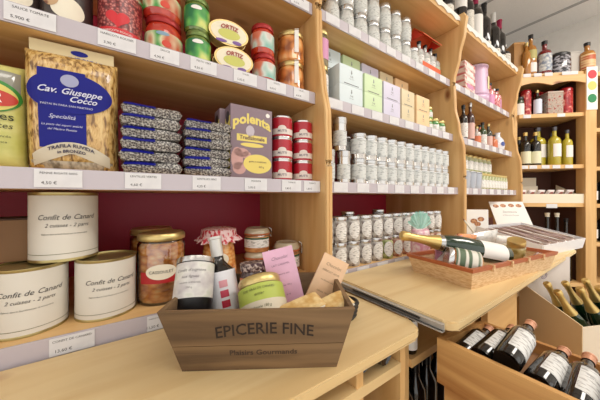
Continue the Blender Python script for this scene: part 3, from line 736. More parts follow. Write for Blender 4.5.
# bottom jars
fills = [noisy('mixed_dark_fill', [(.35, rgb(90, 70, 66)), (.55, rgb(200, 196, 190))], (50, 50, 50), .15, coat=1), noisy('green_olive_fill', [(.4, rgb(110, 120, 60)), (.6, rgb(190, 196, 130))], (50, 50, 50), .15, coat=1), noisy('orange_fill', [(.4, rgb(150, 70, 50)), (.6, rgb(210, 170, 140))], (50, 50, 50), .15, coat=1)]
for k in range(2):
    for i in range(12):
        fk = 0 if k or i < 5 else (1 if i < 6 else 2)
        t = thing('condiment_jar', f"oval labelled low shelf jar, {['lower', 'upper'][k]} tier, {ORD[i]} from left", 'jar', (.535 + .0655 * i, .642, -.2495 + k * .0905), (0, 0, FACE), 'low shelf jars')
        r = .0295
        key = ('cj', fk)
        if key not in _txt:
            p_jar(t, r, .0895, fills[fk], None, silverlid, .014, 22)
            e = ellipse(0, .040, .021, .030, 0, .0004, 24); part('label', wrap(e, r + .0008), whitetxt, t)
            _txt[key] = t
        else:
            for ch in _txt[key].children: link(ch.name.split('.')[0], ch.data, t)
t = thing('jar_on_top', 'extra silver lidded jar lying on the upper tier of the low shelf', 'jar', (.70, .70, -.248)); t.name = 'condiment_jar'
p_jar(t, .028, .19, fills[0], whitetxt, silverlid, .012, 20)
t = thing('condiment_jar', 'tall jar poking up behind the upper tier of the low shelf', 'jar', (.90, .71, -.248)); p_jar(t, .028, .192, fills[0], whitetxt, silverlid, .012, 20)

# ------------ bay 3
def bm_bottle(name, lb, x, y, z, r, h, g, cap, lab, style='bordeaux', lz=(.12, .42), grp=None, rot=FACE):
    t = thing(name, lb, 'bottle', (x, y, z), (0, 0, rot), grp); p_bottle(t, r, h, g, cap, lab, 22, style, lz); return t
redcap = mat('burgundy_capsule', rgb(150, 30, 70), .35, .3); whitecap = mat('pale_grey_capsule', rgb(206, 204, 200), .35, .3); blackcap = mat('black_capsule', rgb(20, 18, 20), .35)
offw = paper('offwhite_wine_label', rgb(228, 222, 210), rgb(180, 174, 160))
wines = [(.98, .034, blackcap, offw, (.02, .30), 'left most wine bottle on the top edge, mostly out of the photo'),
         (1.12, .034, blackcap, offw, (.02, .28), 'wine bottle above the middle bay next to the one at the panel'),
         (1.26, .034, blackcap, offw, (.02, .26), 'wine bottle above the middle bay, just left of the panel'),
         (1.375, .036, blackcap, offw, (.02, .24), 'dark wine bottle with a low cream label above the panel'),
         (1.535, .035, blackcap, white, (.42, .62), 'wine bottle with a high square white label'),
         (1.635, .032, blackcap, offw, (.12, .5), 'wine bottle with a tall narrow off white label'),
         (1.745, .037, redcap, white, (.10, .56), 'wine bottle with burgundy capsule and large white label'),
         (1.875, .036, blackcap, offw, (.02, .20), 'black capsule wine bottle between the large white label and the pale capsule'),
         (2.03, .037, whitecap, offw, (.02, .22), 'wine bottle with pale grey capsule'),
         (2.14, .036, redcap, offw, (.03, .20), 'wine bottle with burgundy capsule near the corner unit')]
for x, r, cp, lab, lz, lb in wines:
    bm_bottle('wine_bottle', lb, x, .645, .926, r, .325, darkglass, cp, lab, lz=lz, grp='wine bottles along the top')
bm_bottle('wine_bottle', 'short squat bottle with round pale label at the right end of the top', 2.255, .65, .926, .036, .19, darkglass, whitecap, offw, 'spirit', (.10, .6))
lil = mat('lilac_gift_tin', rgb(222, 190, 220), .3, coat=.3)
t = thing('gift_tin', 'tall lilac gift tin with a flared bottom', 'tin', (1.955, .725, .6255), (0, 0, FACE)); t.scale = (1.5, 1.5, 1.06)
part('body', lathe([(0, 0), (.032, 0), (.038, .012), (.052, .030), (.053, .05), (.050, .055), (.055, .062), (.052, .075), (.047, .235), (0, .235)], 32), lil, t)
part('lid', lathe([(.046, .2355), (.050, .236), (.050, .246), (0, .248)], 32), mat('lilac_lid', rgb(232, 206, 230), .3), t)
part('print', band(.0525, .09, .17, .3, 1.2, 12), mat('pale_yellow_print', rgb(236, 222, 170), .5), t)
pst = noisy('pink_white_packet', [(.42, rgb(214, 120, 120)), (.52, rgb(240, 222, 214))], (12, 12, 50), .4, detail=1)
for k in range(5):
    t = thing('sweet_box', f"pink and white striped sweet box, {ORD[k]} from the bottom beside the lilac tin", 'box', (1.735, .73, .6255 + k * .042), (0, 0, .05 * (k % 2)), 'striped sweet boxes')
    part('carton', BX(-.075, .075, -.06, .06, 0, .0415, bev=.001), pst, t)
    part('label', BX(-.05, .05, -.0607, -.0602, .008, .033), white if k > 1 else pinkl, t)
rdec = noisy('red_pink_decor', [(.4, rgb(176, 40, 60)), (.5, rgb(230, 170, 170)), (.6, rgb(196, 80, 90))], (40, 40, 40), .2, coat=.7)
for k, (x, y, h, r) in enumerate([(2.10, .665, .105, .026), (2.06, .675, .14, .026), (2.155, .67, .095, .026), (2.21, .68, .14, .026), (2.27, .70, .11, .028), (2.13, .78, .19, .03)]):
    bm_bottle('pink_bottle', f"small red and pink patterned bottle, {ORD[k]} of those right of the lilac tin" if k < 5 else 'dark necked patterned bottle at the back, right of the lilac tin', x, y, .6255, r, h + .03, rdec, blackm if k % 2 else silverlid, pinkl if k % 2 else None, 'spirit', (.1, .5), 'patterned bottles')
# shelf z .33 : small bottles
cols3 = [(rgb(40, 34, 34), blackm, .20), (rgb(226, 220, 214), blackm, .15), (rgb(70, 40, 36), silverlid, .23), (rgb(40, 34, 40), blackm, .11), (rgb(206, 196, 190), goldlid, .11), (rgb(190, 110, 90), goldlid, .14), (rgb(60, 80, 50), blackm, .15), (rgb(200, 110, 80), blackm, .15), (rgb(60, 60, 50), goldlid, .155), (rgb(170, 60, 50), goldlid, .12), (rgb(216, 130, 90), blackm, .10)]
for i, (c, cp, h) in enumerate(cols3):
    t = thing('sauce_bottle', f"small sauce bottle, {ORD[i]} from the left under the lilac tin", 'bottle', (1.645 + .0475 * i, .672 + .035 * (i % 2), .3305), (0, 0, FACE), 'small sauce bottles')
    p_bottle(t, .0235, h * 1.12, mat(f'sauce_colour_{i}', c, .15, coat=.8), cp, [whitetxt, mat('orange_print', rgb(216, 120, 80), .5), mat('rose_label', rgb(220, 180, 170), .5)][i % 3], 18, 'spirit', (.12, .5))
t = thing('white_vase', 'white flask with blue print at the right end of the sauce bottles', 'bottle', (2.20, .675, .3305), (0, 0, FACE))
part('body', lathe([(0, 0), (.03, 0), (.042, .02), (.045, .05), (.036, .085), (.018, .11), (.016, .13), (.02, .137), (0, .137)], 28), mat('white_glaze', rgb(230, 230, 236), .15, coat=.8), t)
part('print', wrap(ellipse(0, .05, .016, .016, 0), .0462), mat('blue_print', rgb(70, 90, 160), .4), t)
# shelf z .046: gold-lid jars in two tiers
herb = noisy('pale_herb_fill', [(.4, rgb(150, 160, 100)), (.6, rgb(214, 214, 180))], (60, 60, 60), .2, coat=.8)
def p_h(t): p_jar(t, .034, .116, herb, whitetxt, goldlid, .014, 20, (.2, .75), 1.3)
grid_row(p_h, 'herb_jar', 'jar', 'herb jars of the back double tier', 'gold lidded herb jar at the back', [1.70 + .078 * k for k in range(7)], .735, .0465, 2, .1165, '')
def p_h2(t): p_jar(t, .023, .104, herb, whitetxt, goldlid, .014, 20, (.15, .7), 1.3)
grid_row(p_h2, 'small_herb_jar', 'jar', 'front row of slim herb jars', 'slim gold lidded herb jar in front', [1.835 + .0495 * k for k in range(9)], .648, .0465, 1, 0, '')
def p_g(t):
    part('pot', lathe([(0, 0), (.030, 0), (.034, .05), (.036, .098), (.033, .1), (0, .097)], 24), mat('grey_pot_glaze', rgb(176, 182, 194), .2, coat=.8), t)
    part('lid', lathe([(.037, .1005), (.037, .106), (.01, .112), (0, .112)], 24), silverlid, t)
grid_row(p_g, 'grey_pot', 'jar', 'grey storage pots', 'grey glass pot', [1.61, 1.69, 1.77], .655, .0465, 1, 0, ', left of the herb jars')
# low shelf of bay 3
for k, (x, c, lb) in enumerate([(1.60, rgb(120, 40, 44), 'dark red flat carton low on the narrow bay'), (1.85, rgb(170, 120, 80), 'brown flat carton low on the narrow bay'), (2.1, rgb(100, 50, 46), 'dark brown carton low beside the corner unit')]):
    t = thing('flat_carton', lb, 'box', (x, .78, -.2495)); part('carton', BX(-.1, .1, -.08, .08, 0, .05 + .02 * k, bev=.002), mat(f'carton_low_{k}', c, .6), t)
    part('lid', BX(-.102, .102, -.082, .082, .0505 + .02 * k, .058 + .02 * k, bev=.002), mat(f'carton_lid_{k}', c, .5), t)

# ------------ corner unit
EX, EY = Vector((.743, -.669, 0)), Vector((.669, .743, 0)); A0 = -math.atan2(.669, .743)
O = Vector((2.348, .60, 0))
def cu(s, d): p = O + EX * s + EY * d; return p.x, p.y
cun = thing('corner_shelving', 'pine corner shelving unit facing the aisle with liqueurs and white card tray', 'shelves', (O.x, O.y, -1.2), (0, 0, A0))
CZ = [.905, .61, .235, -.044, -.62]
part('back_panel', BX(-.005, .72, .282, .292, 0, .93 + H), mat('dark_brown_back', rgb(84, 50, 38), .7), cun, label='dark brown back panel')
part('side_panel', BX(-.006, .014, .02, .2815, 0, .93 + H), pineZ, cun)
part('post', BX(.430, .498, -.012, .06, 0, .904 + H, bev=.003), pineZ, cun)
part('side_panel', BX(.440, .458, .0605, .2815, 0, .90 + H), mat('dark_brown_back', rgb(84, 50, 38), .7), cun, label='dark brown inner partition')
part('side_panel', BX(.705, .72, .0, .2815, 0, .93 + H), pineZ, cun)
for i, z in enumerate(CZ):
    part('shelf', BX(.0145, .4395, .0, .2815, z - .028 + H, z + H, bev=.002), pineX, cun)
for i, z in enumerate([.905, .50, .22, -.05, -.33, -.62]):
    part('shelf', BX(.4985, .7045, .03, .2815, z - .028 + H, z + H, bev=.002), pineX, cun)
bm = bmesh.new(); n = 40
poly(bm, [(.0145 + .4155 * i / n, -.0015, .812 + .022 * abs(math.sin(PI * 1.9 * i / n + .2)) + H) for i in range(n + 1)] + [(.43, -.0015, .878 + H), (.0145, -.0015, .878 + H)], (0, -.012, 0))
part('apron', bm, pineX, cun)
def ctag(s, z, w_=.05, h_=.024):
    part('price_tag', BX(s, s + w_, -.0155, -.0145 if z > .8 else -.0010, z - h_ + H, z + H) if z > .8 else BX(s, s + w_, -.0022, -.0007, z - h_ + H, z + H), tagm, cun)
for s in (.03, .10, .17, .28, .33): ctag(s, .902)
for s in (.04, .26): ctag(s, .606)
for s in (.02, .08, .16, .23, .31): ctag(s, .232)
ctag(.19, -.05, .07, .03)
sg = part('sign_board', BX(.433, .500, -.016, -.0135, -.0 + .62 + H, .925 + H), white, cun, label='white card with red, yellow and green ovals')
for c, z in ((rgb(206, 60, 70), .87), (rgb(222, 200, 110), .79), (rgb(40, 130, 80), .70)):
    e = ellipse(.4665, z + H, .027, .031, -.0172, .0010); part('oval', e, mat('oval_%d' % int(z * 100), c, .5), sg)
def CO(name, lb, cat, s, d, z, da=0, grp=None): x, y = cu(s, d); return thing(name, lb, cat, (x, y, z), (0, 0, A0 + da), grp)
oak = mat('amber_liquor', rgb(176, 116, 40), .1, coat=.8)
ZT = .9055
t = CO('presentation_box', 'wooden presentation box at the left end on top of the corner unit', 'box', .052, .10, ZT); part('box_body', BX(-.04, .035, -.05, .05, 0, .255, bev=.002), mat('oak_box', rgb(170, 120, 60), .5), t); part('lid', BX(-.041, .036, -.051, .051, .2555, .27, bev=.002), mat('oak_lid', rgb(186, 136, 74), .5), t)
t = CO('liquor_bottle', 'tall golden liquor bottle with black cap on the corner unit', 'bottle', .125, .05, ZT); p_bottle(t, .034, .315, oak, blackm, white, 24, 'spirit', (.08, .3), .18)
part('upper_label', band(.0346, .125, .19, -1.1, 1.1, 16), mat('golden_label', rgb(186, 176, 110), .5), t)
t = CO('liquor_bottle', 'amber bottle behind the golden liquor bottle', 'bottle', .085, .035, ZT); p_bottle(t, .026, .25, oak, goldlid, None, 20, 'spirit')
t = CO('liquor_bottle', 'dark red liqueur bottle with black cap on the corner unit', 'bottle', .224, .06, ZT); p_bottle(t, .041, .265, mat('dark_red_liqueur', rgb(120, 24, 24), .1, coat=.8), blackm, noisy('silver_blue_label', [(.4, rgb(130, 140, 160)), (.6, rgb(214, 214, 210))], (50, 50, 50), .5), 24, 'spirit', (.12, .6), .2)
t = CO('liquor_bottle', 'second dark red bottle, partly behind the liqueur bottle with black cap', 'bottle', .178, .12, ZT); p_bottle(t, .03, .19, mat('dark_red_liqueur', rgb(120, 24, 24), .1), blackm, None, 20, 'spirit')
blk = noisy('black_silver_decor', [(.45, rgb(34, 32, 40)), (.56, rgb(170, 168, 176))], (40, 40, 70), .15, coat=.9)
t = CO('black_canister', 'round black and silver decorated canister on the corner unit', 'canister', .345, .10, ZT)
part('body', lathe([(0, 0), (.066, 0), (.070, .01), (.070, .135), (.066, .145), (0, .145)], 32), blk, t); part('lid', lathe([(.062, .1455), (.066, .147), (.066, .165), (.05, .178), (0, .18)], 32), blackm, t)
t = CO('black_canister', 'smaller black canister tucked left of the decorated one', 'canister', .262, .17, ZT); part('body', lathe([(0, 0), (.035, 0), (.035, .13), (0, .13)], 24), blk, t); part('lid', lathe([(.0355, .1305), (.0355, .15), (0, .152)], 24), blackm, t)
t = CO('carton_box', 'pale grey carton above the oval sign', 'box', .455, .12, ZT); part('carton', BX(-.035, .03, -.03, .03, 0, .18, bev=.002), mat('pale_grey_card', rgb(196, 190, 182), .6), t); part('lid', BX(-.036, .031, -.031, .031, .1805, .19), mat('pale_grey_card', rgb(196, 190, 182), .6), t)
t = CO('liquor_bottle', 'amber banded bottle with black cap cut by the right photo edge', 'bottle', .52, .08, ZT, 0)
p_bottle(t, .042, .24, oak, blackm, noisy('banded_label', [(.45, rgb(190, 90, 50)), (.55, rgb(226, 190, 140))], (5, 5, 60), .4, detail=0), 24, 'spirit', (.15, .6), .2)
# second shelf
Z2 = .6105
redd = noisy('red_decor_tin', [(.4, rgb(150, 20, 30)), (.55, rgb(186, 40, 44)), (.66, rgb(226, 170, 150))], (40, 40, 40), .3, coat=.5)
t = CO('white_label_jar', 'green topped jar with white label left on the corner unit second shelf', 'jar', .045, .05, Z2); p_jar(t, .03, .14, mat('olive_fill', rgb(60, 70, 40), .2), white, blackm, .02, 20, (.05, .75))
for k, (s, d, r, h, lb) in enumerate([(.105, .07, .032, .20, 'red patterned tin left of the small dark bottle'), (.235, .13, .03, .20, 'red patterned tin behind the sack jar, left'), (.305, .13, .032, .205, 'red patterned tin behind the sack jar, right'), (.365, .06, .037, .195, 'large red patterned tin at the right end of the shelf')]):
    t = CO('red_canister', lb, 'canister', s, d, Z2, .2, 'red patterned tins'); part('body', lathe([(0, 0), (r, 0), (r, h * .85), (0, h * .85)], 24), redd, t); part('lid', lathe([(r * 1.02, h * .852), (r * 1.02, h * .96), (r * .9, h), (0, h)], 24), mat('canister_red_lid', rgb(160, 24, 36), .25, coat=.5), t)
t = CO('syrup_bottle', 'small dark bottle with a pale blue label on the second shelf', 'bottle', .168, .05, Z2); p_bottle(t, .0265, .19, darkglass, goldlid, mat('pale_blue_label', rgb(214, 220, 236), .5), 20, 'spirit', (.06, .62))
t = CO('fabric_gift_box', 'grey and red printed cloth gift box on the corner unit second shelf', 'box', .268, .055, Z2); part('box_body', BX(-.05, .05, -.035, .035, 0, .155, bev=.006), noisy('sack_cloth', [(.36, rgb(150, 60, 60)), (.46, rgb(186, 170, 156)), (.7, rgb(150, 140, 130))], (60, 60, 60), .8), t); part('lid', BX(-.051, .051, -.036, .036, .1555, .168, bev=.004), mat('sack_lid', rgb(196, 180, 166), .7), t)
# third shelf
Z3c = .2355
for k, (s, d, h, lb) in enumerate([(.045, .12, .235, 'dark bottle half hidden at the left of the corner shelf'), (.088, .05, .25, 'dark bottle with gold cap and cream label, left of its twin'), (.112, .15, .24, 'dark bottle with gold cap behind the twins'), (.156, .05, .25, 'dark bottle with gold cap and cream label, beside the yellow liqueur')]):
    t = CO('gold_cap_bottle', lb, 'bottle', s, d, Z3c, 0, 'gold capped dark bottles'); p_bottle(t, .032, h, darkglass, goldm, mat('lime_cream_label', rgb(226, 222, 190), .5), 24, 'spirit', (.06, .42), .22)
lemon = mat('lemon_liqueur', rgb(186, 170, 56), .12, coat=.8)
for k, (s, d, r, h, lb) in enumerate([(.222, .12, .050, .30, 'large yellow lemon liqueur bottle at the back'), (.282, .05, .036, .285, 'large yellow lemon liqueur bottle in front, white label'), (.365, .05, .030, .26, 'slim lemon liqueur bottle with white label'), (.335, .14, .03, .26, 'slim yellow liqueur bottle behind the others')]):
    t = CO('lemon_liqueur', lb, 'bottle', s, d, Z3c, 0, 'yellow lemon liqueur bottles'); p_bottle(t, r, h, lemon, mat('smoked_cap', rgb(90, 90, 96), .2, .6), white, 24, 'spirit', (.22, .55), .16, .8)
# fourth shelf: cream tray of packs
Z4 = -.0435
cardm = mat('cream_card', rgb(232, 222, 200), .6)
t = CO('display_tray', 'cream card display tray of wrapped packs on the corner unit', 'tray', .225, .10, Z4)
part('tray_front', BX(-.205, .205, -.10, -.095, 0, .066), cardm, t); part('tray_floor', BX(-.205, .205, -.095, .12, 0, .006), cardm, t)
part('tray_back', BX(-.205, .06, .12, .126, 0, .20), cardm, t); bm = bmesh.new(); poly(bm, [(.2, -.095, .006), (.2, .12, .006), (.2, .12, .14), (.2, -.095, .045)], (.005, 0, 0)); part('tray_side', bm, cardm, t)
part('step', BX(-.205, .02, .05, .1195, .0065, .13), cardm, t)
pk = noisy('red_white_packet', [(.44, rgb(176, 90, 80)), (.5, rgb(236, 226, 222)), (.7, rgb(214, 200, 196))], (26, 26, 26), .2, coat=.7, detail=1)
for k in range(6):
    x, y = cu(.05 + .062 * k, .065); t = thing('wrapped_pack', f"red and white wrapped pack, {ORD[k]} from the left in the cream tray", 'packet', (x, y, Z4 + .0265), (.5, 0, A0 + .25), 'wrapped packs in the tray')
    b_, f_ = bag(.058, .08, .02, 40 + k, 12, 14, .001); part('wrapper', b_, pk, t)
for k, s in enumerate((.25, .315, .375)):
    t = CO('dark_wine_bottle', ['dark bottle with a cream cap under the tray, left', 'dark bottle with a cream cap under the tray, right', 'dark bottle with a black cap next to the post, under the tray'][k], 'bottle', s, .07, -.6195, 0); p_bottle(t, .032, .50 if k < 2 else .46, darkglass, cream if k < 2 else blackm, None, 22, 'bordeaux', cap=.06)
for k, z in enumerate((-.049, -.329)):
    for j in range(2):
        t = CO('dark_wine_bottle', f"dark bottle {['with white label', 'half hidden'][j]} on the {['upper', 'lower'][k]} cubby at the right photo edge", 'bottle', .545 + .08 * j, .08, z - .0005 + .001); p_bottle(t, .034, .23, darkglass, blackcap, white if j == 0 else None, 22, 'bordeaux')

# ------------ gift crate on the left counter
cr = thing('gift_crate', 'weathered brown wooden crate lettered on its front, full of gourmet gifts', 'crate', (.195, .407, -.2763), (0, 0, -math.atan2(.522, .853)))
weath = wood('weathered_crate_wood', 'X', rgb(134, 106, 74), rgb(92, 70, 48), rgb(54, 38, 26), .7, 1.4)
bw_, bd_, tw_, td_, ch_ = .123, .055, .1445, .089, .110
fr = (td_ - bd_) / ch_
def wallq(P, th, z0, z1):  # slanted boards
    bm = bmesh.new()
    def corner(sx, sy, z, o=0): k = z / ch_; return Vector((sx * (bw_ + (tw_ - bw_) * k - o), sy * (bd_ + (td_ - bd_) * k - o), z))
    a, b_ = P
    pts = [corner(*a, z0), corner(*b_, z0), corner(*b_, z1), corner(*a, z1)]; inn = [corner(*a, z0, th), corner(*b_, z0, th), corner(*b_, z1, th), corner(*a, z1, th)]
    A = [bm.verts.new(p) for p in pts]; B = [bm.verts.new(p) for p in inn]
    bm.faces.new(A); bm.faces.new(B[::-1])
    for i in range(4): j = (i + 1) % 4; bm.faces.new((A[j], A[i], B[i], B[j]))
    return bm
frp = None
for P, nm in [(((-1, -1), (1, -1)), 'front_board'), (((1, 1), (-1, 1)), 'back_board'), (((1, -1), (1, 1)), 'end_board'), (((-1, 1), (-1, -1)), 'end_board')]:
    for z0, z1 in ((0, .0475), (.0485, ch_)):
        o = part(nm, wallq(P, .007, z0, z1), weath, cr, False)
        if nm == 'front_board' and z0 > 0: frp = o
part('crate_floor', BX(-.118, .118, -.050, .050, .0005, .006), weath, cr)
lt = merge(texts([('EPICERIE FINE', .0285, .009, .078, 0, .0003, .95)])); lt2 = texts([('Plaisirs Gourmands', .0135, .006, .034, 0, .0002)])
for v in lt.verts: v.co.x = .009 + (v.co.x - .009) * .86
burn = mat('burnt_lettering', rgb(44, 32, 26), .7)
for v in list(lt.verts) + list(lt2.verts): v.co.y = -(bd_ + fr * v.co.z) - .0006
part('lettering', lt, burn, frp); part('lettering', lt2, mat('faded_burnt_lettering', rgb(66, 50, 40), .7), frp)
CR = Matrix.Translation(cr.location) @ Matrix.Rotation(cr.rotation_euler.z, 4, 'Z')
def inc(name, lb, cat, lx, ly, lz, tilt=(0, 0, 0)):
    t = thing(name, lb, cat); t.matrix_world = CR @ Matrix.Translation((lx, ly, lz)) @ Euler(tilt).to_matrix().to_4x4(); return t
t = inc('dark_terrine_tin', 'dark tin with printed pale label and silver rim, at the left in the crate', 'tin', -.121, -.022, .078, (-.50, -.10, .0)); t.scale = (1.04, 1.04, .90)
part('body', lathe([(0, 0), (.029, 0), (.0315, .004), (.0315, .096), (0, .096)], 36), blackm, t)
part('label', band(.0319, .022, .088, -1.7, 1.7, 30), noisy('grey_floral_label', [(.3, rgb(176, 168, 172)), (.55, rgb(214, 212, 206)), (.7, rgb(190, 196, 176))], (30, 30, 30), .5), t)
part('rim', lathe([(.0322, .090), (.0325, .092), (.0325, .100), (.029, .101), (.028, .098), (0, .098)], 36), steel, t)
part('lettering', wrap(texts([("Confit d'oignons", .0075, .004, .072, .3), ('aux figues', .007, .004, .060, .3), ('recette artisanale', .005, .004, .049, .2), ('350 g', .0045, .004, .040)]), .0324), greyink, t)
t = inc('wine_bottle', 'small leaning wine bottle with silver capsule and red squares on its label', 'bottle', -.064, .018, .004, (-.20, -.22, .0)); t.scale = (1.08, 1.08, .97)
p_bottle(t, .0265, .205, darkglass, whitecap, None, 32, 'bordeaux', cap=.23)
part('label', band(.0271, .03, .134, -1.0, 1.9, 24), mat('cool_white_label', rgb(224, 224, 230), .5), t)
for k in range(3): part('red_square', wrap(rings([(.011 + x, .104 - k * .0185 + z) for x, z in rectpts(-.007, .007, 0, .013, 4)], 0), .0277), mat('label_red_%d' % k, [rgb(214, 150, 160), rgb(186, 60, 84), rgb(176, 30, 56)][k], .5), t)
t = inc('small_jar', 'small dark lidded jar with an orange label behind the green labelled jar', 'jar', -.022, .046, .066, (-.12, -.08, 0))
p_jar(t, .0275, .078, mat('dark_jam', rgb(60, 24, 20), .12, coat=.8), mat('orange_paper_label', rgb(214, 130, 96), .55), noisy('dark_pattern_lid', [(.45, rgb(60, 26, 34)), (.6, rgb(190, 170, 160))], (160, 160, 160), .4), .016, 30, (.12, .82), 1.5)
t = inc('green_label_jar', 'wide gold lidded jar with lime green label at the centre of the crate', 'jar', .006, -.024, .062, (-.62, -.22, .1))
p_jar(t, .041, .072, foie, mat('lime_green_label', rgb(172, 186, 80), .5), goldlid, .016, 40, (.42, .97), 1.9)
part('pale_label', band(.0422, .004, .026, -1.9, 1.9, 30), mat('pale_band', rgb(208, 198, 176), .5), t)
part('lettering', wrap(texts([('FOIE GRAS DE CANARD', .0055, .0, .046), ('entier', .007, 0, .037, .3), ('Labeyrie 180 g', .006, .0, .016, .2)]), .0428), mat('olive_ink', rgb(70, 76, 30), .5), t)
for (lx, ly, lz, tilt, c, nm, lb, ww, hh) in [(.052, .030, .044, (-.20, -.22, .12), rgb(228, 178, 204), 'pink', 'tall pink wrapped chocolate bar leaning left in the crate', .062, .132),
                                          (.086, .028, .034, (-.22, .46, -.05), rgb(232, 192, 152), 'peach', 'tall peach wrapped chocolate bar leaning right in the crate', .056, .132)]:
    t = inc('chocolate_bar', lb, 'chocolate', lx, ly, lz, tilt)
    part('wrapper', BX(-ww / 2, ww / 2, -.004, .004, 0, hh, bev=.0015), noisy(nm + '_wrapper', [(.4, c), (.7, tuple(min(1, q * .85) for q in c[:3]) + (1,))], (22, 22, 22), .4, coat=.3), t)
    part('lettering', texts([('Chocolat', .009, .0, hh * .86, .3), ('LAIT CARAMEL' if nm == 'pink' else 'ABRICOT NOIR', .0055, 0, hh * .76), ('au beurre salé', .0048, 0, hh * .62), ('tablette 100 g', .0045, 0, hh * .45), ('* * *', .008, 0, hh * .3)]), mat(nm + '_ink', tuple(q * .35 for q in c[:3]) + (1,), .5), t).location = (0, -.0044, 0)
bisc = noisy('golden_biscuit', [(.4, rgb(206, 164, 96)), (.65, rgb(232, 206, 150))], (60, 60, 60), .5)
for k, (lx, lb) in enumerate([(.068, 'flat golden biscuit packet in front of the pink bar'), (.116, 'flat golden biscuit packet at the right end of the crate')]):
    t = inc('biscuit_packet', lb, 'biscuits', lx, -.050, .088 + .002 * k, (.16, -.26, .35))
    bm, f_ = bag(.078, .040, .013, 60 + k, 16, 14, .001); xf(bm, (0, -.012, .003), (-PI / 2, 0, 0)); part('biscuits', bm, bisc, t)
    part('film_edge', xf(BX(-.036, .036, -.002, .002, -.001, .001), (0, -.013, .003)), cream, t)
t = thing('black_wicker_tray', 'little black wicker tray just behind the right end of the crate', 'tray', (.395, .42, -.2763), (0, 0, -.55))
bm = bmesh.new()
for k in range(4): tube([(.035 * math.cos(a) * (1 + .05 * k), .026 * math.sin(a) * (1 + .05 * k), .005 + .009 * k) for a in [2 * PI * i / 32 for i in range(32)]], .0048, 7, bm, True)
part('rim', bm, mat('black_wicker', rgb(40, 36, 34), .5), t); part('base', lathe([(0, 0), (.034, 0), (.034, .004), (0, .004)], 28), mat('black_wicker', rgb(40, 36, 34), .5), t)

# ------------ basket on the right counter
ba = -.148; bo = Vector((.756, .288, -.2555)); be = Vector((math.cos(ba), math.sin(ba), 0)); bn = Vector((-math.sin(ba), math.cos(ba), 0))
bctr = bo + be * .245 + bn * .10
bk = thing('wicker_basket', 'rectangular wicker gift basket with an orange brown rim on the right hand counter', 'basket', tuple(bctr), (0, 0, ba))
wick = noisy('pale_wicker', [(.35, rgb(206, 164, 116)), (.6, rgb(228, 196, 152))], (60, 60, 260), .6, bump=.4)
wl, wd, wh = .235, .093, .058
def bwall(P, z0, z1, o0, o1):
    bm = bmesh.new()
    def cr_(sx, sy, z, o): k = z / wh; return Vector((sx * (wl + .016 * k + o), sy * (wd + .012 * k + o), z))
    A = [bm.verts.new(cr_(*P[q], z, o0)) for q, z in ((0, z0), (1, z0), (1, z1), (0, z1))]; B = [bm.verts.new(cr_(*P[q], z, o1)) for q, z in ((0, z0), (1, z0), (1, z1), (0, z1))]
    bm.faces.new(A); bm.faces.new(B[::-1])
    for i in range(4): j = (i + 1) % 4; bm.faces.new((A[j], A[i], B[i], B[j]))
    return bm
rimm = mat('orange_brown_rim', rgb(176, 96, 56), .45)
for P in (((-1, -1), (1, -1)), ((1, 1), (-1, 1)), ((1, -1), (1, 1)), ((-1, 1), (-1, -1))):
    part('basket_side', bwall(P, 0, wh, 0, -.006), wick, bk, False)
    part('rim', bwall(P, wh - .008, wh + .003, .003, -.008), rimm, bk, False)
part('basket_floor', BX(-wl + .008, wl - .008, -wd + .008, wd - .008, .0005, .005), wick, bk)
for x in (-.16, -.06, .04, .14): part('rim_binding', BX(x, x + .007, -wd - .0185, -wd - .003, wh - .014, wh + .0045), wick, bk)
def axis_obj(t, base, tip, roll=0):
    d = (Vector(tip) - Vector(base)).normalized(); q = d.to_track_quat('Z', 'Y')
    t.rotation_mode = 'QUATERNION'; t.rotation_quaternion = q @ Euler((0, 0, roll)).to_quaternion(); t.location = Vector(base) + Vector((0, 0, H))
t = thing('champagne_bottle', 'green champagne bottle with gold foil neck lying across the wicker basket', 'bottle'); axis_obj(t, (1.02, .292, -.196), (.715, .468, -.124), 2.6)
p_bottle(t, .0350, .365, greenglass, goldm, None, 32, 'champagne')
part('label', band(.0356, .02, .105, -1.5, 1.5, 24), white, t); part('neck_band', lathe([(.0262, .226), (.0275, .229), (.0215, .246), (.0195, .247)], 24), steel, t)
t = thing('terrine_jar', 'jar lying on its side at the front of the basket with a banded label', 'jar'); axis_obj(t, (.838, .302, -.200), (.785, .372, -.185), 2.4)
p_jar(t, .037, .085, foie, noisy('banded_pale_label', [(.46, rgb(226, 222, 210)), (.54, rgb(90, 110, 84))], (3, 3, 70), .5, detail=0), silverlid, .014, 32, (.05, .95), 2.4)
t = thing('gold_lid_jar', 'tilted jar with a gold lid towards the right end of the basket', 'jar'); axis_obj(t, (1.15, .300, -.235), (1.12, .288, -.15), 0)
p_jar(t, .028, .088, noisy('olive_pickle', [(.3, rgb(150, 130, 70)), (.6, rgb(200, 180, 120))], (50, 50, 50), .15, 'voronoi', coat=.9), None, goldm, .02, 32)
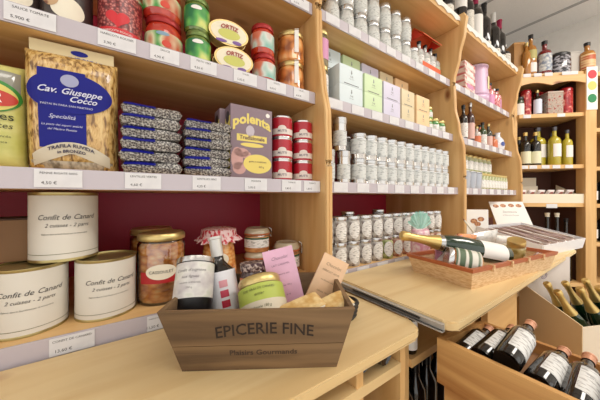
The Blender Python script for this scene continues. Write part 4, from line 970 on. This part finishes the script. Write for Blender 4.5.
for k, (b_, w_, h_, d_, col, lb, rot) in enumerate([((.862, .425, -.240), .08, .075, .03, rgb(224, 214, 214), 'white wrapped packet at the left end of the basket', (.5, .2, .3)),
      ((.905, .425, -.225), .11, .09, .03, rgb(226, 158, 188), 'pink wrapped packet behind the champagne neck', (.35, -.2, -.3)),
      ((.985, .425, -.215), .10, .09, .03, rgb(230, 142, 74), 'orange wrapped packet behind the champagne bottle', (.4, .1, -.2)),
      ((1.10, .40, -.225), .15, .10, .03, rgb(226, 224, 220), 'clear film wrapped packet near the gold lidded jar', (.3, -.1, -.3)),
      ((1.22, .38, -.230), .13, .08, .03, rgb(232, 228, 222), 'white film wrapped packet at the right end of the basket', (.3, .1, -.2)),
      ((1.20, .275, -.243), .10, .055, .025, rgb(214, 176, 170), 'rose film wrapped packet in the right front corner of the basket', (.8, .1, .1)),
      ((.865, .36, -.245), .075, .075, .03, rgb(200, 190, 170), 'small pale printed packet between the champagne bottle and the jar', (.5, .2, .9))]):
    t = thing('wrapped_packet', lb, 'packet', b_, rot)
    bm, f_ = bag(w_, h_, d_, 70 + k, 16, 16, .003); part('wrapper', bm, noisy(f'packet_film_{k}', [(.35, tuple(q * .7 for q in col[:3]) + (1,)), (.55, col)], (50, 50, 50), .18, coat=.8, bump=.4), t)
    part('label', patch(ellpts(0, h_ / 2, w_ * .22, h_ * .2, 20), f_, .0016), cream, t)
t = thing('breadstick', 'long pale stick standing diagonally out of the basket', 'stick'); axis_obj(t, (1.17, .375, -.235), (1.10, .46, -.075))
part('stick', tube([(0, 0, 0), (0, 0, .09), (.002, 0, .17)], [.005, .005, .003], 8), cream, t); part('tip', tube([(.002, 0, .1705), (.002, 0, .178)], [.003, .002], 8), mat('tip_brown', rgb(150, 100, 60), .5), t)
# green cellophane sachet on the low shelf
t = thing('cellophane_sachet', 'pale green cellophane sachet fanned out above the champagne neck', 'sachet', (.935, .535, -.2555), (.0, 0, -.4))
bm, f_ = bag(.07, .13, .05, 80, 16, 20, .003); part('sachet_body', bm, noisy('pink_sugar_sweets', [(.4, rgb(214, 150, 170)), (.6, rgb(236, 214, 214))], (60, 60, 60), .3), t)
bm = bmesh.new(); prev = None
for i in range(25):
    a = -1.2 + 2.4 * i / 24; rr_ = .075 * (1 + .04 * math.sin(i * 2.3)); yy = .006 * math.sin(i * 1.7)
    p = [bm.verts.new((0.004 * math.sin(a), 0, .125)), bm.verts.new((rr_ * .55 * math.sin(a) * .85, yy * .6, .125 + rr_ * .55 * math.cos(a))), bm.verts.new((rr_ * math.sin(a) * .75, yy, .125 + rr_ * math.cos(a)))]
    if prev:
        for q in range(2): bm.faces.new((prev[q], p[q], p[q + 1], prev[q + 1]))
    prev = p
bmesh.ops.solidify(bm, geom=bm.faces[:], thickness=.0012)
part('cellophane_fan', bm, mat('aqua_cellophane', rgb(150, 214, 196), .2, coat=.8, alpha=.75), t); part('ribbon', tube([(.006 * math.cos(a), .006 * math.sin(a), .127) for a in [2 * PI * i / 12 for i in range(12)]], .003, 6, closed=True), white, t)

# ------------ tilted carton of dried sausages
TA = -.148; tl = math.radians(12)
t = thing('sausage_carton', 'open white carton tilted forward on the counter, holding long flat packs', 'carton', (1.43, .285, -.2553), (0, 0, TA))
cm = mat('white_carton', rgb(232, 230, 232), .55)
Rt = (tl, 0, 0)
for nm, a in (('carton_floor', (0, .44, 0, .26, 0, .004)), ('carton_front', (0, .44, -.0035, 0, 0, .05)), ('carton_back', (0, .44, .26, .2635, 0, .05)), ('carton_side', (-.0035, 0, 0, .26, 0, .05)), ('carton_side', (.44, .4435, 0, .26, 0, .05))):
    part(nm, xf(BX(*a), (0, .006, .001), Rt), cm, t, False)
part('rear_prop', BX(.01, .43, .235, .255, 0, .046), boxply, t)
base = Vector((1.43, .285, -.2553)); Mt = Matrix.Translation(base + Vector((0, 0, H))) @ Matrix.Rotation(TA, 4, 'Z') @ Matrix.Translation((0, .006, .001)) @ Matrix.Rotation(tl, 4, 'X')
saus = noisy('brown_grey_film', [(.35, rgb(110, 84, 78)), (.55, rgb(166, 144, 136)), (.75, rgb(206, 196, 190))], (60, 10, 60), .25, coat=.7)
for k in range(5):
    t = thing('sausage_pack', f"long flat vacuum pack of dried sausage, {ORD[k]} from the left in the white carton", 'packet', grp) if 0 else thing('sausage_pack', f"long flat vacuum pack of dried sausage, {ORD[k]} from the left in the white carton", 'packet', group='sausage packs in the white carton')
    t.matrix_world = Mt @ Matrix.Translation((.050 + .085 * k, .006, .030)) @ Matrix.Rotation(.10, 4, 'Y')
    bm, f_ = bag(.070, .245, .036, 90 + k, 10, 30, .0015); xf(bm, (0, 0, 0), (-PI / 2, 0, 0)); part('film', bm, saus, t)
    part('label', xf(BX(-.010, .012, .02, .22, .0190, .0196)), white if k % 2 == 0 else mat('mauve_band', rgb(176, 150, 160), .5), t)
# display cards
def card(lb, loc, w_, h_, rot, cols, texts_):
    t = thing('display_card', lb, 'card', loc, rot)
    part('card', BX(-w_ / 2, w_ / 2, -.001, .001, 0, h_), white, t, False)
    bm = bmesh.new()
    for (x, z, r) in cols: ellipse(x, z, r, r * .75, -.0018, .0006, 16, bm)
    part('printed_food', bm, noisy('food_print', [(.4, rgb(140, 80, 50)), (.6, rgb(206, 150, 100))], (90, 90, 90), .5), t)
    part('lettering', xf(texts(texts_), (0, -.0016, 0)), greyink, t)
card('larger white display card with a row of food pictures behind the white carton', (2.06, .535, -.1950), .21, .19, (-.55, 0, -.75), [(-.07, .155, .018), (-.025, .158, .018), (.025, .16, .018), (.07, .158, .018)], [('Saucissons', .02, 0, .11, .2), ('artisanaux du pays', .013, 0, .085, .2)])
card('small white display card with a brown food picture beside the basket', (1.475, .535, -.2553), .105, .19, (-.02, 0, -.70), [(-.018, .13, .017), (.016, .14, .016), (0, .115, .016)], [('Douceurs', .012, 0, .075, .2)])

# ------------ drawer of wine
dw = thing('open_drawer', 'open pine drawer full of wine bottles in the lower right', 'drawer', (.66, .0, -1.2))
dx0, dx1, dyb, dyf = .548, .782, .276, -.30
def zr(x): return -.308 - .028 * (x - dx0) / (dx1 - dx0)
dm = drawerw
part('drawer_front', BX(dx0, dx0 + .012, dyf, dyb, -.405 + H, -.308 + H, bev=.0015), dm, dw, world=True)
part('drawer_side', BX(dx1 - .012, dx1, dyf, dyb, -.405 + H, -.336 + H, bev=.0015), dm, dw, world=True)
bm = bmesh.new(); poly(bm, [(dx0 + .0125, dyb - .012, -.405 + H), (dx1 - .0125, dyb - .012, -.405 + H), (dx1 - .0125, dyb - .012, -.336 + H), (dx0 + .0125, dyb - .012, -.310 + H)], (0, .012, 0)); part('drawer_back', bm, dm, dw, world=True)
part('drawer_end', BX(dx0 + .0125, dx1 - .0125, dyf, dyf + .012, -.405 + H, -.34 + H), dm, dw, world=True)
part('drawer_floor', BX(dx0 + .0125, dx1 - .0125, dyf + .0125, dyb - .0125, -.404 + H, -.396 + H), dm, dw, world=True)
part('lower_case', BX(dx0 + .012, dx1 - .006, dyf + .01, dyb - .01, 0, -.4055 + H), dm, dw, world=True)
winelab = paper('grey_white_wine_label', rgb(222, 222, 220), rgb(170, 168, 166), 220)
corkcap = mat('copper_capsule', rgb(206, 148, 116), .4, .2)
part('cradle', BX(dx0 + .014, dx1 - .014, dyf + .014, dyb - .014, -.395 + H, -.362 + H), mat('cardboard_cradle', rgb(150, 110, 76), .7), dw, world=True)
WB = [(.240, -.336, .0, 'nearest the rail end of the drawer, lying lowest'), (.202, -.319, .01, 'second in the drawer, its dark base turned to the front'), (.162, -.302, .03, 'third in the drawer, raised with its copper capsule up on the rim'),
      (.119, -.320, -.01, 'fourth in the drawer, label wide and capsule hidden'), (.076, -.331, .03, 'fifth in the drawer, copper capsule on the far rim'), (.031, -.322, .0, 'sixth in the drawer, cut by the right photo edge')]
for k, (y, z, ti, lb) in enumerate(WB[:6]):
    t = thing('wine_bottle', 'lying wine bottle, ' + lb, 'bottle', group='wine bottles in the open drawer')
    axis_obj(t, (.570, y, z - .004), (.770, y + (-.006 if k % 2 else .004), z + .004 + ti * .5), -PI / 2)
    p_bottle(t, .0220, .172, darkglass, corkcap, None, 32, 'bordeaux', cap=.13)
    part('label', band(.0225, .026, .098, -1.7, 1.7, 28), winelab, t)
    tb = wrap(texts([('Château', .008, 0, .088, .2), ('GRAND VIN DE BORDEAUX', .0042, 0, .074), ('2015', .006, 0, .060)]), .0229); part('lettering', tb, greyink, t)
# ------------ champagne carton
cp = thing('champagne_carton', 'beige open carton of champagne bottles at the right edge', 'carton', (1.245, .150, -.62), (0, 0, -.42))
def pan(nm, pts, dv, m=boxply): part(nm, poly(bmesh.new(), pts, dv), m, cp, False)
pan('left_flap', [(0, 0, 0), (0, .20, 0), (0, .20, .262), (0, .18, .262), (0, 0, .185)], (.004, 0, 0))
pan('front_wall', [(.0045, 0, 0), (.50, 0, 0), (.50, 0, .18), (.0045, 0, .18)], (0, .004, 0), mat('pale_carton_card', rgb(226, 212, 190), .6))
pan('back_wall', [(.0045, .196, 0), (.26, .196, 0), (.26, .196, .36), (.22, .196, .36), (.20, .196, .335), (.0045, .196, .335)], (0, .004, 0), mat('greyish_carton', rgb(216, 206, 198), .6))
pan('carton_floor', [(.005, .005, .0), (.495, .005, 0), (.495, .195, 0), (.005, .195, 0)], (0, 0, .004))
part('crest_print', xf(merge(*[tube([(.016 * math.cos(a) * s, 0, .016 * math.sin(a) * s) for a in [2 * PI * i / 20 for i in range(20)]], .0012, 5, closed=True) for s in (1, .6)]), (.12, .1955, .29)), mat('mauve_print', rgb(160, 140, 160), .5), cp)
st = thing('carton_stand', 'pine stand under the champagne carton', 'stand', (1.225, .15, -1.2), (0, 0, -.42))
part('stand_top', BX(-.02, .42, -.02, .22, .56, .5795), pineX, st); 
for x in (-.02, .40): part('side', BX(x, x + .02, -.02, .22, 0, .5595), pineZ, st)
CM = Matrix.Translation(cp.location) @ Matrix.Rotation(-.42, 4, 'Z')
for k, (x, y, tx_, tz, dx) in enumerate([(.100, .10, .020, .305, .11), (.160, .09, .052, .312, .11), (.185, .155, .075, .300, .165), (.235, .08, .120, .322, .10), (.300, .12, .175, .345, .15), (.35, .06, .235, .31, .10)]):
    t = thing('champagne_bottle', f"gold necked champagne bottle, {ORD[k]} from the left in the beige carton", 'bottle', group='champagne bottles in the beige carton')
    x = .165 + .048 * k; y = .055 if k % 2 == 0 else .125
    a = CM @ Vector((x, y, .03)); b_ = CM @ Vector((x - .145, y + .022, .262 + .008 * (k % 3))); a.z -= H; b_.z -= H
    axis_obj(t, a, b_, -.3); p_bottle(t, .027, .290, greenglass, goldm, None, 24, 'champagne')
    part('label', band(.0275, .05, .12, -1.2, 1.2, 20), white, t)
# ------------ bottles under the counters
t = thing('wine_bottle', 'white labelled bottle standing in the gap between the two counters', 'bottle', (.576, .358, -.3895), (0, 0, -.8)); p_bottle(t, .018, .11, darkglass, blackcap, white, 20, 'spirit', (.1, .75))
for k in range(8):
    bm_bottle('wine_bottle', f"upright black wine bottle under the right counter, {ORD[k]} from the gap", .578 + .058 * (k % 4), .378 + .07 * (k // 4), -.70, .0265, .28, darkglass, blackcap, None, grp='black bottles under the right counter')
part('bottle_shelf', BX(.5485, 1.1495, .345, .58, -.715 + H, -.7005 + H), pineX, c2, world=True)
for k, (x, y, z, lb) in enumerate([(.43, .38, -.3515, 'dark bottle lying in the upper slot at the right end of the left counter'), (.375, .38, -.3515, 'dark bottle lying deeper in the upper slot of the left counter')]):
    t = thing('wine_bottle', lb, 'bottle'); axis_obj(t, (x, .32 + .01 * k, z + .0225), (x, .55, z + .0225)); p_bottle(t, .0215, .22, darkglass, blackcap, None, 24)
t = thing('champagne_bottle', 'gold foiled bottle lying in the narrow slot of the left counter', 'bottle'); axis_obj(t, (.29, .57, -.329), (.29, .31, -.329)); p_bottle(t, .0215, .24, greenglass, goldm, None, 24, 'champagne')
for k in range(4):
    t = thing('wine_bottle', f"dark wine bottle lying neck outwards below the left counter shelf, {ORD[k]} of the row", 'bottle', group='bottles lying under the left counter'); x = .40 - .105 * k - (.02 if k else 0)
    axis_obj(t, (x - .0, .57, -.53), (x, .33, -.44)); p_bottle(t, .029, .27, darkglass, greenglass if k else mat('green_white_capsule', rgb(60, 120, 70), .4), None, 24)
part('bottle_rack', BX(-.972, .4675, .44, .46, -.56 + H, -.52 + H), pineX, ct, world=True)
for k in range(3):
    t = thing('wine_bottle', f"dark bottle lying under the far end of the right counter, {ORD[k]} from its panel", 'bottle', group='bottles under the far end of the counter')
    x = 1.22 + .085 * k; axis_obj(t, (x, .575, -.4185), (x, .385, -.4185)); p_bottle(t, .031, .19, darkglass, mat('plum_capsule', rgb(110, 60, 90), .4), None, 22)
